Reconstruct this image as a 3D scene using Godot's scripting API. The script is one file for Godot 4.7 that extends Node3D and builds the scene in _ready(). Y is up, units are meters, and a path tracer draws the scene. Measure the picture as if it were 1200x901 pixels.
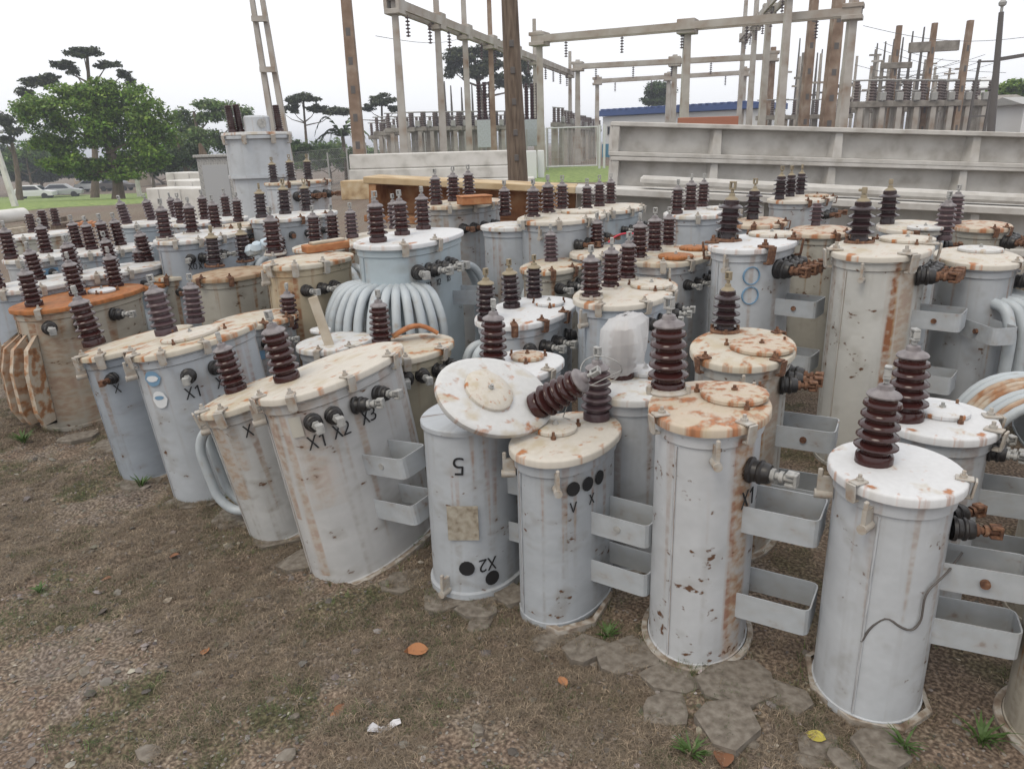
extends Node3D

# ---------- camera model of the photograph (1200 x 901 pixels): turns a photo pixel and a known height or depth into a place ----------
const FOC := 870.0
const EYE := Vector3(0, 1.65, 0)
var CB: Basis
var rng := RandomNumberGenerator.new()
var used := {}
var feet := []
var M := {}
var K := {}

func ray(u: float, v: float) -> Vector3:
	return CB * Vector3((u - 600.0) / FOC, -(v - 450.5) / FOC, -1.0)

func on_h(u: float, v: float, h := 0.0) -> Vector3:
	var d := ray(u, v)
	return EYE + d * ((h - EYE.y) / d.y)

func on_d(u: float, v: float, depth: float) -> Vector3:
	var d := ray(u, v)
	return EYE + d * (depth / -d.z)

func _ready():
	rng.seed = 7
	CB = Basis.from_euler(Vector3(deg_to_rad(-18.0), 0, 0)) * Basis.from_euler(Vector3(0, 0, deg_to_rad(-1.7)))
	var cam := Camera3D.new()
	cam.name = "camera"
	cam.transform = Transform3D(CB, EYE)
	cam.fov = rad_to_deg(2.0 * atan(450.5 / FOC))
	cam.near = 0.05
	cam.far = 1500.0
	add_child(cam)
	cam.current = true
	var env := Environment.new()
	env.background_mode = Environment.BG_SKY
	var sm := ProceduralSkyMaterial.new()
	sm.sky_top_color = Color(0.97, 0.975, 0.99)
	sm.sky_horizon_color = Color(0.885, 0.89, 0.90)
	sm.sky_curve = 0.5
	sm.ground_horizon_color = Color(0.6, 0.58, 0.56)
	sm.ground_bottom_color = Color(0.3, 0.27, 0.24)
	sm.sky_energy_multiplier = 1.0
	sm.energy_multiplier = 1.62
	var sky := Sky.new()
	sky.sky_material = sm
	env.sky = sky
	env.tonemap_mode = Environment.TONE_MAPPER_LINEAR
	env.tonemap_exposure = 0.88
	env.fog_enabled = true
	env.fog_density = 0.0014
	env.fog_light_color = Color(0.93, 0.95, 1.0)
	env.sdfgi_enabled = true
	env.ssao_enabled = true
	env.ssil_enabled = true
	var we := WorldEnvironment.new()
	we.name = "world_environment"
	we.environment = env
	add_child(we)
	var sun := DirectionalLight3D.new()
	sun.name = "sun"
	sun.light_energy = 0.5
	sun.light_angular_distance = 30.0
	sun.light_color = Color(1.0, 0.97, 0.92)
	sun.shadow_enabled = true
	sun.rotation_degrees = Vector3(-56, -38, 0)
	add_child(sun)
	make_materials()
	make_meshes()
	build_ground()
	build_background()
	build_beams()
	build_transformers()
	build_small_things()
	build_litter()
	foot_grass()

# ---------- naming, tagging ----------
func numbered(n: String) -> String:
	if not used.has(n):
		used[n] = 0
		return n
	used[n] += 1
	return "%s_%03d" % [n, used[n]]

func tag(o: Node, label: String, category: String, group := "", kind := "") -> void:
	if label != "": o.set_meta("label", label)
	if category != "": o.set_meta("category", category)
	if group != "": o.set_meta("group", group)
	if kind != "": o.set_meta("kind", kind)

func base(n: String, at: Vector3, turn := 0.0) -> Node3D:
	var o := Node3D.new()
	o.name = numbered(n)
	o.position = at
	o.rotation.y = turn
	add_child(o)
	return o

func part(n: String, mesh: Mesh, mat: Material, parent: Node, tr := Transform3D.IDENTITY) -> MeshInstance3D:
	var o := MeshInstance3D.new()
	o.mesh = mesh
	o.material_override = mat
	o.transform = tr
	if parent == self:
		o.name = numbered(n)
		add_child(o)
	else:
		o.name = n
		parent.add_child(o, true)
	return o

func tx(p: Vector3, e := Vector3.ZERO, s := Vector3.ONE) -> Transform3D:
	return Transform3D(Basis.from_euler(e).scaled_local(s), p)

# ---------- mesh builder ----------
class MB:
	var v := PackedVector3Array()
	var n := PackedVector3Array()
	var t := PackedVector2Array()
	var c := PackedColorArray()
	var i := PackedInt32Array()
	func quad(a: Vector3, b: Vector3, cc: Vector3, d: Vector3, uv := [Vector2(0, 0), Vector2(1, 0), Vector2(1, 1), Vector2(0, 1)]) -> void:
		# a b c d run anticlockwise seen from outside
		var nn := (b - a).cross(cc - a)
		if nn.length_squared() < 1e-14: nn = (cc - a).cross(d - a)
		nn = nn.normalized()
		var s := v.size()
		v.append_array([a, b, cc, d]); n.append_array([nn, nn, nn, nn])
		t.append_array(uv)
		i.append_array([s, s + 2, s + 1, s, s + 3, s + 2])
	func tri(a: Vector3, b: Vector3, cc: Vector3) -> void:
		var nn := (b - a).cross(cc - a).normalized()
		var s := v.size()
		v.append_array([a, b, cc]); n.append_array([nn, nn, nn])
		t.append_array([Vector2(0, 0), Vector2(1, 0), Vector2(1, 1)])
		i.append_array([s, s + 2, s + 1])
	func box(ctr: Vector3, size: Vector3, b := Basis.IDENTITY, ch := 0.0) -> void:
		var h := size * 0.5
		if ch <= 0.0:
			var p := []
			for k in 8:
				p.append(ctr + b * Vector3(h.x * (1 if k & 1 else -1), h.y * (1 if k & 2 else -1), h.z * (1 if k & 4 else -1)))
			quad(p[4], p[5], p[7], p[6]); quad(p[1], p[0], p[2], p[3])
			quad(p[5], p[1], p[3], p[7]); quad(p[0], p[4], p[6], p[2])
			quad(p[6], p[7], p[3], p[2]); quad(p[0], p[1], p[5], p[4])
			return
		# chamfered: every corner splits in three
		var q := []
		for k in 8:
			var s := Vector3(1 if k & 1 else -1, 1 if k & 2 else -1, 1 if k & 4 else -1)
			var hh := h - Vector3(ch, ch, ch)
			q.append([ctr + b * (s * Vector3(h.x, hh.y, hh.z)), ctr + b * (s * Vector3(hh.x, h.y, hh.z)), ctr + b * (s * Vector3(hh.x, hh.y, h.z))])
		quad(q[4][2], q[5][2], q[7][2], q[6][2]); quad(q[1][2], q[0][2], q[2][2], q[3][2])
		quad(q[5][0], q[1][0], q[3][0], q[7][0]); quad(q[0][0], q[4][0], q[6][0], q[2][0])
		quad(q[6][1], q[7][1], q[3][1], q[2][1]); quad(q[0][1], q[1][1], q[5][1], q[4][1])
		# edges
		quad(q[4][1], q[5][1], q[5][2], q[4][2]); quad(q[6][2], q[7][2], q[7][1], q[6][1])
		quad(q[1][1], q[0][1], q[0][2], q[1][2]); quad(q[3][2], q[2][2], q[2][1], q[3][1])
		quad(q[5][2], q[5][0], q[7][0], q[7][2]); quad(q[4][0], q[4][2], q[6][2], q[6][0])
		quad(q[1][0], q[1][2], q[3][2], q[3][0]); quad(q[0][2], q[0][0], q[2][0], q[2][2])
		quad(q[5][1], q[1][1], q[1][0], q[5][0]); quad(q[7][0], q[3][0], q[3][1], q[7][1])
		quad(q[0][1], q[4][1], q[4][0], q[0][0]); quad(q[2][0], q[6][0], q[6][1], q[2][1])
		for k in 8:
			var odd := int(k & 1 != 0) + int(k & 2 != 0) + int(k & 4 != 0)
			if odd % 2 == 1: tri(q[k][0], q[k][1], q[k][2])
			else: tri(q[k][0], q[k][2], q[k][1])
	# profile rows: [scale, offset, y]; outline = superellipse a, b, e. Normals are smoothed where neighbouring rows turn little.
	func loft(a: float, b: float, e: float, seg: int, prof: Array, planar := false, tr := Transform3D.IDENTITY, vh := 0.0) -> void:
		var ox := PackedVector2Array(); var on := PackedVector2Array()
		for k in seg + 1:
			var ph := TAU * float(k) / seg
			var cx := cos(ph); var sx := sin(ph)
			var px := 0.0; var pz := 0.0
			if a > 0.0:
				px = a * signf(cx) * pow(absf(cx), 2.0 / e); pz = b * signf(sx) * pow(absf(sx), 2.0 / e)
			ox.append(Vector2(px, pz))
			var nx := cx; var nz := sx
			if a > 0.0:
				nx = signf(cx) * pow(absf(cx), 2.0 - 2.0 / e) / a; nz = signf(sx) * pow(absf(sx), 2.0 - 2.0 / e) / b
			on.append(Vector2(nx, nz).normalized())
		var segn := []
		for r in prof.size() - 1:
			var dr: float = (prof[r + 1][0] - prof[r][0]) * maxf(a, 0.001) + prof[r + 1][1] - prof[r][1]
			var dy: float = prof[r + 1][2] - prof[r][2]
			# profile runs from the bottom outside to the top centre: outward normal is (dy, -dr)
			segn.append(Vector2(dy, -dr).normalized())
		var ylo: float = prof[0][2]
		for r in prof.size() - 1:
			var n0: Vector2 = segn[r]; var n1: Vector2 = segn[r]
			if r > 0 and segn[r].dot(segn[r - 1]) > 0.75: n0 = (segn[r] + segn[r - 1]).normalized()
			if r < segn.size() - 1 and segn[r].dot(segn[r + 1]) > 0.75: n1 = (segn[r] + segn[r + 1]).normalized()
			var s := v.size()
			for k in seg + 1:
				for w in 2:
					var row: Array = prof[r + w]
					var q: Vector2 = ox[k] * row[0] + on[k] * row[1]
					var nv: Vector2 = n0 if w == 0 else n1
					v.append(tr * Vector3(q.x, row[2], q.y))
					n.append((tr.basis * Vector3(on[k].x * nv.x, nv.y, on[k].y * nv.x)).normalized())
					if planar: t.append(Vector2(0.5 + q.x / (2.2 * maxf(a, 0.001)), 0.5 + q.y / (2.2 * maxf(b, 0.001))))
					else: t.append(Vector2(float(k) / seg, 1.0 - (row[2] - ylo) / maxf(vh, 0.001) if vh > 0.0 else float(r + w) * 0.1))
			for k in seg:
				var p := s + k * 2
				i.append_array([p, p + 2, p + 1, p + 1, p + 2, p + 3])
	func lathe(seg: int, prof: Array, tr := Transform3D.IDENTITY) -> void:
		var pr := []
		for q in prof: pr.append([0.0, q[0], q[1]])
		loft(0.0, 0.0, 2.0, seg, pr, false, tr)
	func tube(path: Array, rad, seg := 8, caps := true) -> void:
		var cnt := path.size()
		var up := Vector3.UP
		var ring0 := v.size()
		var side := Vector3.ZERO
		for k in cnt:
			var d: Vector3 = (path[mini(k + 1, cnt - 1)] - path[maxi(k - 1, 0)]).normalized()
			if side == Vector3.ZERO:
				side = d.cross(up if absf(d.dot(up)) < 0.9 else Vector3.RIGHT).normalized()
			else:
				side = (side - d * side.dot(d)).normalized()
			var other := d.cross(side)
			var rr: float = rad[k] if rad is Array else rad
			for j in seg + 1:
				var an := TAU * j / seg
				var nn := side * cos(an) + other * sin(an)
				v.append(path[k] + nn * rr); n.append(nn); t.append(Vector2(float(j) / seg, float(k) / maxi(cnt - 1, 1)))
		for k in cnt - 1:
			for j in seg:
				var p := ring0 + k * (seg + 1) + j
				i.append_array([p, p + seg + 1, p + 1, p + 1, p + seg + 1, p + seg + 2])
		if caps:
			for e in 2:
				var kk := 0 if e == 0 else cnt - 1
				var d2: Vector3 = (path[1] - path[0]).normalized() * -1.0 if e == 0 else (path[cnt - 1] - path[cnt - 2]).normalized()
				var s := v.size()
				for j in seg + 1:
					v.append(v[ring0 + kk * (seg + 1) + j]); n.append(d2); t.append(Vector2(0.5, 0.5))
				for j in range(1, seg - 1): i.append_array([s, s + j, s + j + 1] if e == 0 else [s, s + j + 1, s + j])
	func prism(poly: Array, y0: float, y1: float, ch := 0.0, tilt := Vector3.ZERO) -> void:
		# poly: Vector2 (x, z), anticlockwise seen from above is not needed
		var ctr := Vector2.ZERO
		for p in poly: ctr += p
		ctr /= poly.size()
		var area := 0.0
		for k in poly.size(): area += poly[k].cross(poly[(k + 1) % poly.size()])
		if area > 0: poly.reverse()
		var top := []
		for p in poly:
			var ip: Vector2 = p + (ctr - p).normalized() * ch
			top.append(Vector3(ip.x, y1 + tilt.x * ip.x + tilt.z * ip.y, ip.y))
		var tc := Vector3(ctr.x, y1 + tilt.x * ctr.x + tilt.z * ctr.y, ctr.y)
		for k in poly.size():
			var j := (k + 1) % poly.size()
			var a := Vector3(poly[k].x, y0, poly[k].y); var b := Vector3(poly[j].x, y0, poly[j].y)
			var a1 := Vector3(poly[k].x, top[k].y - ch * 0.6, poly[k].y); var b1 := Vector3(poly[j].x, top[j].y - ch * 0.6, poly[j].y)
			quad(a, b, b1, a1)
			if ch > 0: quad(a1, b1, top[j], top[k])
			tri(top[k], top[j], tc)
	func done() -> ArrayMesh:
		var arr := []
		arr.resize(Mesh.ARRAY_MAX)
		arr[Mesh.ARRAY_VERTEX] = v; arr[Mesh.ARRAY_NORMAL] = n; arr[Mesh.ARRAY_TEX_UV] = t
		if c.size() == v.size(): arr[Mesh.ARRAY_COLOR] = c
		arr[Mesh.ARRAY_INDEX] = i
		var m := ArrayMesh.new()
		m.add_surface_from_arrays(Mesh.PRIMITIVE_TRIANGLES, arr)
		return m

func arc(points: Array, rad: float, steps := 4) -> Array:
	# rounds the corners of a polyline
	var out := [points[0]]
	for k in range(1, points.size() - 1):
		var p: Vector3 = points[k]
		var a: Vector3 = (points[k - 1] - p); var b: Vector3 = (points[k + 1] - p)
		var r := minf(rad, minf(a.length(), b.length()) * 0.49)
		var p0 := p + a.normalized() * r; var p1 := p + b.normalized() * r
		for s in steps + 1:
			var f := float(s) / steps
			out.append(p0.lerp(p, f).lerp(p.lerp(p1, f), f))
	out.append(points[-1])
	return out

# ---------- materials ----------
func lin(r: float, g: float, b: float) -> Color:
	return Color(r, g, b).linear_to_srgb()

func solid(r: float, g: float, b: float, rough := 0.7, metal := 0.0, spec := 0.5) -> StandardMaterial3D:
	var m := StandardMaterial3D.new()
	m.albedo_color = lin(r, g, b)
	m.roughness = rough
	m.metallic = metal
	m.metallic_specular = spec
	return m

func noise_bytes(sd: int, freq: float, size: int, oct := 4, type := FastNoiseLite.TYPE_SIMPLEX_SMOOTH) -> PackedByteArray:
	var f := FastNoiseLite.new()
	f.seed = sd; f.frequency = freq; f.fractal_octaves = oct; f.noise_type = type
	if oct == 1: f.fractal_type = FastNoiseLite.FRACTAL_NONE
	var im := f.get_seamless_image(size, size)
	im.convert(Image.FORMAT_L8)
	return im.get_data()

func ramp_tex(sd: int, freq: float, size: int, stops: Array, oct := 5) -> ImageTexture:
	# noise through a colour ramp; stops: [pos, Color(linear)]
	var d := noise_bytes(sd, freq, size, oct)
	var lut := []
	for q in 256:
		var f := q / 255.0
		var col: Color = stops[0][1]
		for s in stops.size() - 1:
			if f >= stops[s][0]:
				col = stops[s][1].lerp(stops[s + 1][1], clampf((f - stops[s][0]) / maxf(stops[s + 1][0] - stops[s][0], 0.001), 0, 1))
		lut.append(col.linear_to_srgb())
	var o := PackedByteArray(); o.resize(size * size * 3)
	for k in size * size:
		var cc: Color = lut[d[k]]
		o[k * 3] = int(cc.r * 255.0); o[k * 3 + 1] = int(cc.g * 255.0); o[k * 3 + 2] = int(cc.b * 255.0)
	var im := Image.create_from_data(size, size, false, Image.FORMAT_RGB8, o)
	im.generate_mipmaps()
	return ImageTexture.create_from_image(im)

func tri_mat(tex: Texture2D, metres: float, rough := 0.85, relief := 0.0, hm: Texture2D = null) -> StandardMaterial3D:
	var m := StandardMaterial3D.new()
	m.albedo_texture = tex
	m.uv1_triplanar = true
	m.uv1_world_triplanar = true
	m.uv1_scale = Vector3.ONE / metres
	m.roughness = rough
	if hm != null:
		m.heightmap_enabled = true
		m.heightmap_texture = hm
		m.heightmap_scale = relief
	return m

func gray_tex(sd: int, freq: float, size: int, oct := 5) -> ImageTexture:
	var im := Image.create_from_data(size, size, false, Image.FORMAT_L8, noise_bytes(sd, freq, size, oct))
	im.generate_mipmaps()
	return ImageTexture.create_from_image(im)

# Paint of a weathered tank: mottled paint, grime runs, rust runs from the lid seam, chips down to brown metal.
# runs: [[u, half width, length 0..1, strength]] are the rust runs that the photograph shows on that tank.
func paint(sd: int, col: Color, chips: float, grime: float, rust: float, runs := [], size := 512) -> StandardMaterial3D:
	var n1 := noise_bytes(sd, 0.008, size, 4)
	var n2 := noise_bytes(sd + 11, 0.045, size, 4)
	var n3 := noise_bytes(sd + 23, 0.03, size, 3)
	var n4 := noise_bytes(sd + 31, 0.012, size, 3)
	var o := PackedByteArray(); o.resize(size * size * 3)
	var rr := PackedByteArray(); rr.resize(size * size)
	var rustc := Color(0.25, 0.085, 0.025)
	var tan := Color(0.36, 0.22, 0.10)
	var dirt := Color(0.20, 0.17, 0.13)
	for y in size:
		var fy := float(y) / size
		var ya := int(fy * 14.0) ; var yf := fy * 14.0 - ya
		for x in size:
			var k := y * size + x
			var a := n1[k] / 255.0 - 0.5
			var b := n2[k] / 255.0 - 0.5
			# long vertical grime runs: noise stretched down the tank
			var s := (lerpf(n3[(ya * size) % (size * size) + x], n3[((ya + 1) * size) % (size * size) + x], yf)) / 255.0
			var w := 1.0 + a * 0.14 + b * 0.07
			var r := col.r * w; var g := col.g * w; var bl := col.b * w
			var gm := clampf((s - 0.56) * 3.2, 0.0, 1.0) * grime * clampf(0.6 + b * 2.0, 0.0, 1.0)
			gm += clampf((n4[k] / 255.0 - 0.62) * 3.0, 0.0, 1.0) * grime * 0.8
			gm = minf(gm, 0.85)
			r = lerpf(r, dirt.r, gm); g = lerpf(g, dirt.g, gm); bl = lerpf(bl, dirt.b, gm)
			var ru := 0.0
			if rust > 0.0:
				var c2 := n3[(7 * size) + x] / 255.0
				var rl := clampf((c2 - 0.55) * 3.0, 0.0, 0.9)
				if fy < rl: ru = rust * clampf((s - 0.42) * 3.0, 0.0, 1.0) * clampf((rl - fy) * 6.0, 0.0, 1.0) * (0.7 + b)
			var tb := 0.4
			for q in runs:
				var du: float = absf(float(x) / size - q[0] + (s - 0.5) * 0.03) / q[1]
				if du < 1.0 and fy < q[2]:
					tb = q[4]
					ru = maxf(ru, q[3] * clampf((1.0 - du) * 2.2, 0.0, 1.0) * clampf(0.75 + b * 1.2 + a, 0.2, 1.0))
			if ru > 0.0:
				ru = clampf(ru, 0.0, 0.95)
				var tt := clampf(tb + b * 1.6 + a, 0.0, 1.0)
				r = lerpf(r, lerpf(tan.r, rustc.r, tt), ru); g = lerpf(g, lerpf(tan.g, rustc.g, tt), ru); bl = lerpf(bl, lerpf(tan.b, rustc.b, tt), ru)
			var ch := n2[k] / 255.0 * 0.55 + n4[(k * 1) % n4.size()] / 255.0 * 0.45
			var rf := 0.42 + gm * 0.4 + ru * 0.4
			if ch > 1.0 - chips:
				var f := clampf((ch - 1.0 + chips) * 14.0, 0.0, 1.0)
				r = lerpf(r, 0.10 + b * 0.05, f); g = lerpf(g, 0.05 + b * 0.02, f); bl = lerpf(bl, 0.03, f)
				rf = 0.85
			o[k * 3] = int(pow(clampf(r, 0, 1), 0.4545) * 255.0); o[k * 3 + 1] = int(pow(clampf(g, 0, 1), 0.4545) * 255.0); o[k * 3 + 2] = int(pow(clampf(bl, 0, 1), 0.4545) * 255.0)
			rr[k] = int(clampf(rf + b * 0.15, 0.05, 1.0) * 255.0)
	var im := Image.create_from_data(size, size, false, Image.FORMAT_RGB8, o)
	var im2 := Image.create_from_data(size, size, false, Image.FORMAT_L8, rr)
	var m := StandardMaterial3D.new()
	m.albedo_texture = ImageTexture.create_from_image(im)
	m.roughness = 1.0
	m.roughness_texture = ImageTexture.create_from_image(im2)
	m.metallic_specular = 0.4
	if not K.has("dent"): K.dent = gray_tex(555, 0.012, 256, 3)
	m.heightmap_enabled = true
	m.heightmap_texture = K.dent
	m.heightmap_scale = 0.35
	return m

# A lid seen from above: paint, cream chalking, rust blotches.
func lid_paint(sd: int, col: Color, stain: float, rust: float, rc := Color(0.30, 0.11, 0.03), size := 256) -> StandardMaterial3D:
	var n1 := noise_bytes(sd, 0.011, size, 5)
	var n2 := noise_bytes(sd + 5, 0.05, size, 4)
	var n3 := noise_bytes(sd + 9, 0.018, size, 5)
	var o := PackedByteArray(); o.resize(size * size * 3)
	var cream := Color(0.44, 0.375, 0.27)
	for k in size * size:
		var a := n1[k] / 255.0; var b := n2[k] / 255.0 - 0.5; var d := n3[k] / 255.0
		var w := 1.0 + b * 0.1
		var f := clampf((a - 1.0 + stain) * 2.2, 0.0, 0.8)
		var r := lerpf(col.r * w, cream.r, f); var g := lerpf(col.g * w, cream.g, f); var bl := lerpf(col.b * w, cream.b, f)
		# rim and edges are worn and rusted first: flaky, not even
		var ex := float(k % size) / size - 0.5; var ey := float(k / size) / size - 0.5
		var rim := clampf((sqrt(ex * ex + ey * ey) * 2.2 - 0.86) * 7.0, 0.0, 1.0) * clampf((a - 0.42) * 5.0, 0.0, 1.0) * 0.22
		var q := clampf((d + rim + b * 0.35 - 1.0 + rust) * 3.2, 0.0, 0.92)
		r = lerpf(r, rc.r * (1.0 + b), q); g = lerpf(g, rc.g * (1.0 + b), q); bl = lerpf(bl, rc.b * (1.0 + b), q)
		o[k * 3] = int(pow(clampf(r, 0, 1), 0.4545) * 255.0); o[k * 3 + 1] = int(pow(clampf(g, 0, 1), 0.4545) * 255.0); o[k * 3 + 2] = int(pow(clampf(bl, 0, 1), 0.4545) * 255.0)
	var m := StandardMaterial3D.new()
	m.albedo_texture = ImageTexture.create_from_image(Image.create_from_data(size, size, false, Image.FORMAT_RGB8, o))
	m.roughness = 0.6
	m.metallic_specular = 0.35
	return m

func make_materials():
	# tank paints
	M.t_grey = paint(101, Color(0.41, 0.435, 0.465), 0.255, 0.45, 0.55)
	M.t_grey2 = paint(140, Color(0.36, 0.39, 0.43), 0.24, 0.45, 0.35)
	M.t_white = paint(171, Color(0.475, 0.50, 0.53), 0.22, 0.30, 0.3)
	M.t_cream = paint(203, Color(0.45, 0.42, 0.36), 0.27, 0.55, 0.85)
	M.t_blue = paint(233, Color(0.39, 0.435, 0.47), 0.22, 0.35, 0.25)
	M.t_stain = paint(263, Color(0.46, 0.46, 0.46), 0.245, 0.5, 0.4, [[0.47, 0.02, 0.9, 0.5, 0.1], [0.40, 0.05, 0.55, 0.35, 0.1], [0.52, 0.02, 0.6, 0.5, 0.2]])
	M.t_run = paint(301, Color(0.475, 0.49, 0.51), 0.30, 0.28, 0.25, [[0.345, 0.05, 1.0, 0.85, 0.12], [0.375, 0.010, 1.0, 0.8, 0.5]])
	M.t_peel = paint(331, Color(0.50, 0.495, 0.47), 0.30, 0.42, 0.35, [[0.395, 0.024, 1.0, 0.98, 0.75], [0.345, 0.04, 1.0, 0.55, 0.0]])
	M.t_rusty = paint(363, Color(0.43, 0.385, 0.32), 0.27, 0.5, 0.8, [[0.42, 0.07, 0.9, 0.5, 0.3], [0.55, 0.04, 1.0, 0.7, 0.6], [0.33, 0.04, 1.0, 0.5, 0.4], [0.62, 0.02, 0.8, 0.6, 0.6]])
	M.t_yellow = paint(391, Color(0.47, 0.40, 0.29), 0.25, 0.4, 0.55, [[0.45, 0.05, 1.0, 0.7, 0.2], [0.40, 0.02, 1.0, 0.8, 0.6], [0.58, 0.02, 1.0, 0.4, 0.2]])
	M.t_loop = paint(421, Color(0.47, 0.47, 0.465), 0.23, 0.5, 0.35, [[0.50, 0.045, 0.6, 0.6, 0.0], [0.43, 0.03, 0.4, 0.4, 0.0]])
	# lids
	M.l_white = lid_paint(11, Color(0.54, 0.54, 0.535), 0.42, 0.27)
	M.l_clean = lid_paint(21, Color(0.58, 0.585, 0.595), 0.25, 0.19)
	M.l_cream = lid_paint(31, Color(0.52, 0.485, 0.43), 0.46, 0.27)
	M.l_stain = lid_paint(41, Color(0.49, 0.45, 0.38), 0.56, 0.40)
	M.l_rust = lid_paint(51, Color(0.47, 0.40, 0.32), 0.55, 0.50, Color(0.30, 0.12, 0.05))
	M.l_orange = lid_paint(61, Color(0.33, 0.14, 0.05), 0.25, 0.75, Color(0.31, 0.115, 0.035))
	M.l_tan = lid_paint(71, Color(0.34, 0.25, 0.165), 0.4, 0.5, Color(0.21, 0.11, 0.05))
	# porcelain and metal
	M.porc = solid(0.042, 0.014, 0.013, 0.16)
	M.porc_b = solid(0.03, 0.016, 0.018, 0.2)
	M.porc_dust = solid(0.075, 0.045, 0.05, 0.34)
	M.black = solid(0.02, 0.018, 0.018, 0.4)
	M.zinc = tri_mat(ramp_tex(7, 0.03, 128, [[0.0, Color(0.16, 0.16, 0.16)], [0.5, Color(0.33, 0.33, 0.32)], [1.0, Color(0.45, 0.44, 0.42)]]), 0.15, 0.5)
	M.capdust = tri_mat(ramp_tex(8, 0.03, 128, [[0.0, Color(0.10, 0.085, 0.09)], [0.5, Color(0.20, 0.18, 0.185)], [1.0, Color(0.27, 0.25, 0.25)]]), 0.15, 0.55)
	M.brass = solid(0.27, 0.225, 0.155, 0.6, 0.2)
	M.rust = tri_mat(ramp_tex(9, 0.04, 128, [[0.0, Color(0.05, 0.024, 0.016)], [0.45, Color(0.125, 0.06, 0.036)], [0.7, Color(0.20, 0.10, 0.055)], [1.0, Color(0.32, 0.22, 0.15)]]), 0.12, 0.9)
	M.orange = tri_mat(ramp_tex(10, 0.03, 128, [[0.0, Color(0.20, 0.07, 0.03)], [0.5, Color(0.38, 0.15, 0.06)], [1.0, Color(0.46, 0.25, 0.12)]]), 0.3, 0.85)
	M.hook = tri_mat(ramp_tex(13, 0.03, 128, [[0.0, Color(0.25, 0.14, 0.08)], [0.35, Color(0.37, 0.33, 0.28)], [1.0, Color(0.45, 0.45, 0.44)]]), 0.2, 0.6)
	M.rim = tri_mat(ramp_tex(14, 0.04, 128, [[0.0, Color(0.10, 0.06, 0.04)], [0.4, Color(0.24, 0.19, 0.145)], [0.65, Color(0.36, 0.33, 0.29)], [1.0, Color(0.44, 0.43, 0.41)]]), 0.3, 0.8)
	M.tray = tri_mat(ramp_tex(15, 0.025, 256, [[0.0, Color(0.20, 0.13, 0.09)], [0.2, Color(0.36, 0.365, 0.37)], [0.5, Color(0.38, 0.405, 0.43)], [1.0, Color(0.45, 0.475, 0.50)]]), 0.5, 0.5)
	M.tube = tri_mat(ramp_tex(17, 0.02, 256, [[0.0, Color(0.28, 0.22, 0.17)], [0.22, Color(0.38, 0.41, 0.43)], [1.0, Color(0.46, 0.51, 0.545)]]), 0.6, 0.45)
	M.rtube = tri_mat(ramp_tex(19, 0.02, 256, [[0.0, Color(0.16, 0.06, 0.025)], [0.35, Color(0.33, 0.16, 0.07)], [0.55, Color(0.44, 0.38, 0.30)], [1.0, Color(0.50, 0.46, 0.40)]]), 0.5, 0.65)
	M.ink = solid(0.012, 0.012, 0.014, 0.6)
	M.blueink = solid(0.15, 0.27, 0.40, 0.5)
	M.paper = solid(0.62, 0.64, 0.66, 0.7)
	M.oldpaper = solid(0.44, 0.42, 0.37, 0.8)
	M.plate = tri_mat(ramp_tex(37, 0.04, 128, [[0.0, Color(0.16, 0.12, 0.08)], [0.4, Color(0.30, 0.265, 0.21)], [1.0, Color(0.42, 0.39, 0.33)]]), 0.2, 0.6)
	# yard
	M.conc = tri_mat(ramp_tex(23, 0.012, 512, [[0.0, Color(0.33, 0.305, 0.275)], [0.4, Color(0.46, 0.443, 0.418)], [0.65, Color(0.52, 0.505, 0.48)], [1.0, Color(0.58, 0.565, 0.54)]]), 2.2, 0.9, 0.25, gray_tex(24, 0.05, 256))
	M.conc_pale = tri_mat(ramp_tex(25, 0.012, 256, [[0.0, Color(0.38, 0.37, 0.34)], [0.5, Color(0.60, 0.59, 0.56)], [1.0, Color(0.68, 0.67, 0.65)]]), 3.0, 0.9)
	M.conc_buff = tri_mat(ramp_tex(26, 0.014, 256, [[0.0, Color(0.28, 0.18, 0.09)], [0.45, Color(0.46, 0.34, 0.20)], [1.0, Color(0.56, 0.47, 0.33)]]), 1.6, 0.9)
	M.conc_tan = tri_mat(ramp_tex(26, 0.012, 512, [[0.0, Color(0.15, 0.06, 0.025)], [0.4, Color(0.28, 0.13, 0.06)], [0.6, Color(0.37, 0.19, 0.09)], [1.0, Color(0.46, 0.30, 0.17)]]), 1.6, 0.9, 0.25, gray_tex(27, 0.05, 256))
	M.conc_dark = tri_mat(ramp_tex(28, 0.012, 256, [[0.0, Color(0.13, 0.115, 0.10)], [0.5, Color(0.24, 0.22, 0.195)], [1.0, Color(0.33, 0.31, 0.28)]]), 2.0, 0.9)
	M.post = tri_mat(ramp_tex(29, 0.01, 256, [[0.0, Color(0.20, 0.12, 0.07)], [0.3, Color(0.32, 0.275, 0.235)], [0.6, Color(0.39, 0.365, 0.335)], [1.0, Color(0.46, 0.44, 0.41)]]), 3.5, 0.9)
	M.post_brown = tri_mat(ramp_tex(30, 0.01, 256, [[0.0, Color(0.15, 0.09, 0.055)], [0.5, Color(0.25, 0.175, 0.125)], [1.0, Color(0.36, 0.31, 0.26)]]), 3.0, 0.9)
	M.wood = tri_mat(ramp_tex(32, 0.02, 256, [[0.0, Color(0.05, 0.035, 0.025)], [0.5, Color(0.13, 0.095, 0.07)], [1.0, Color(0.21, 0.165, 0.125)]]), 0.9, 0.9, 0.6, gray_tex(33, 0.03, 256))
	M.wood.uv1_scale = Vector3(3.0, 0.35, 3.0)
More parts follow.
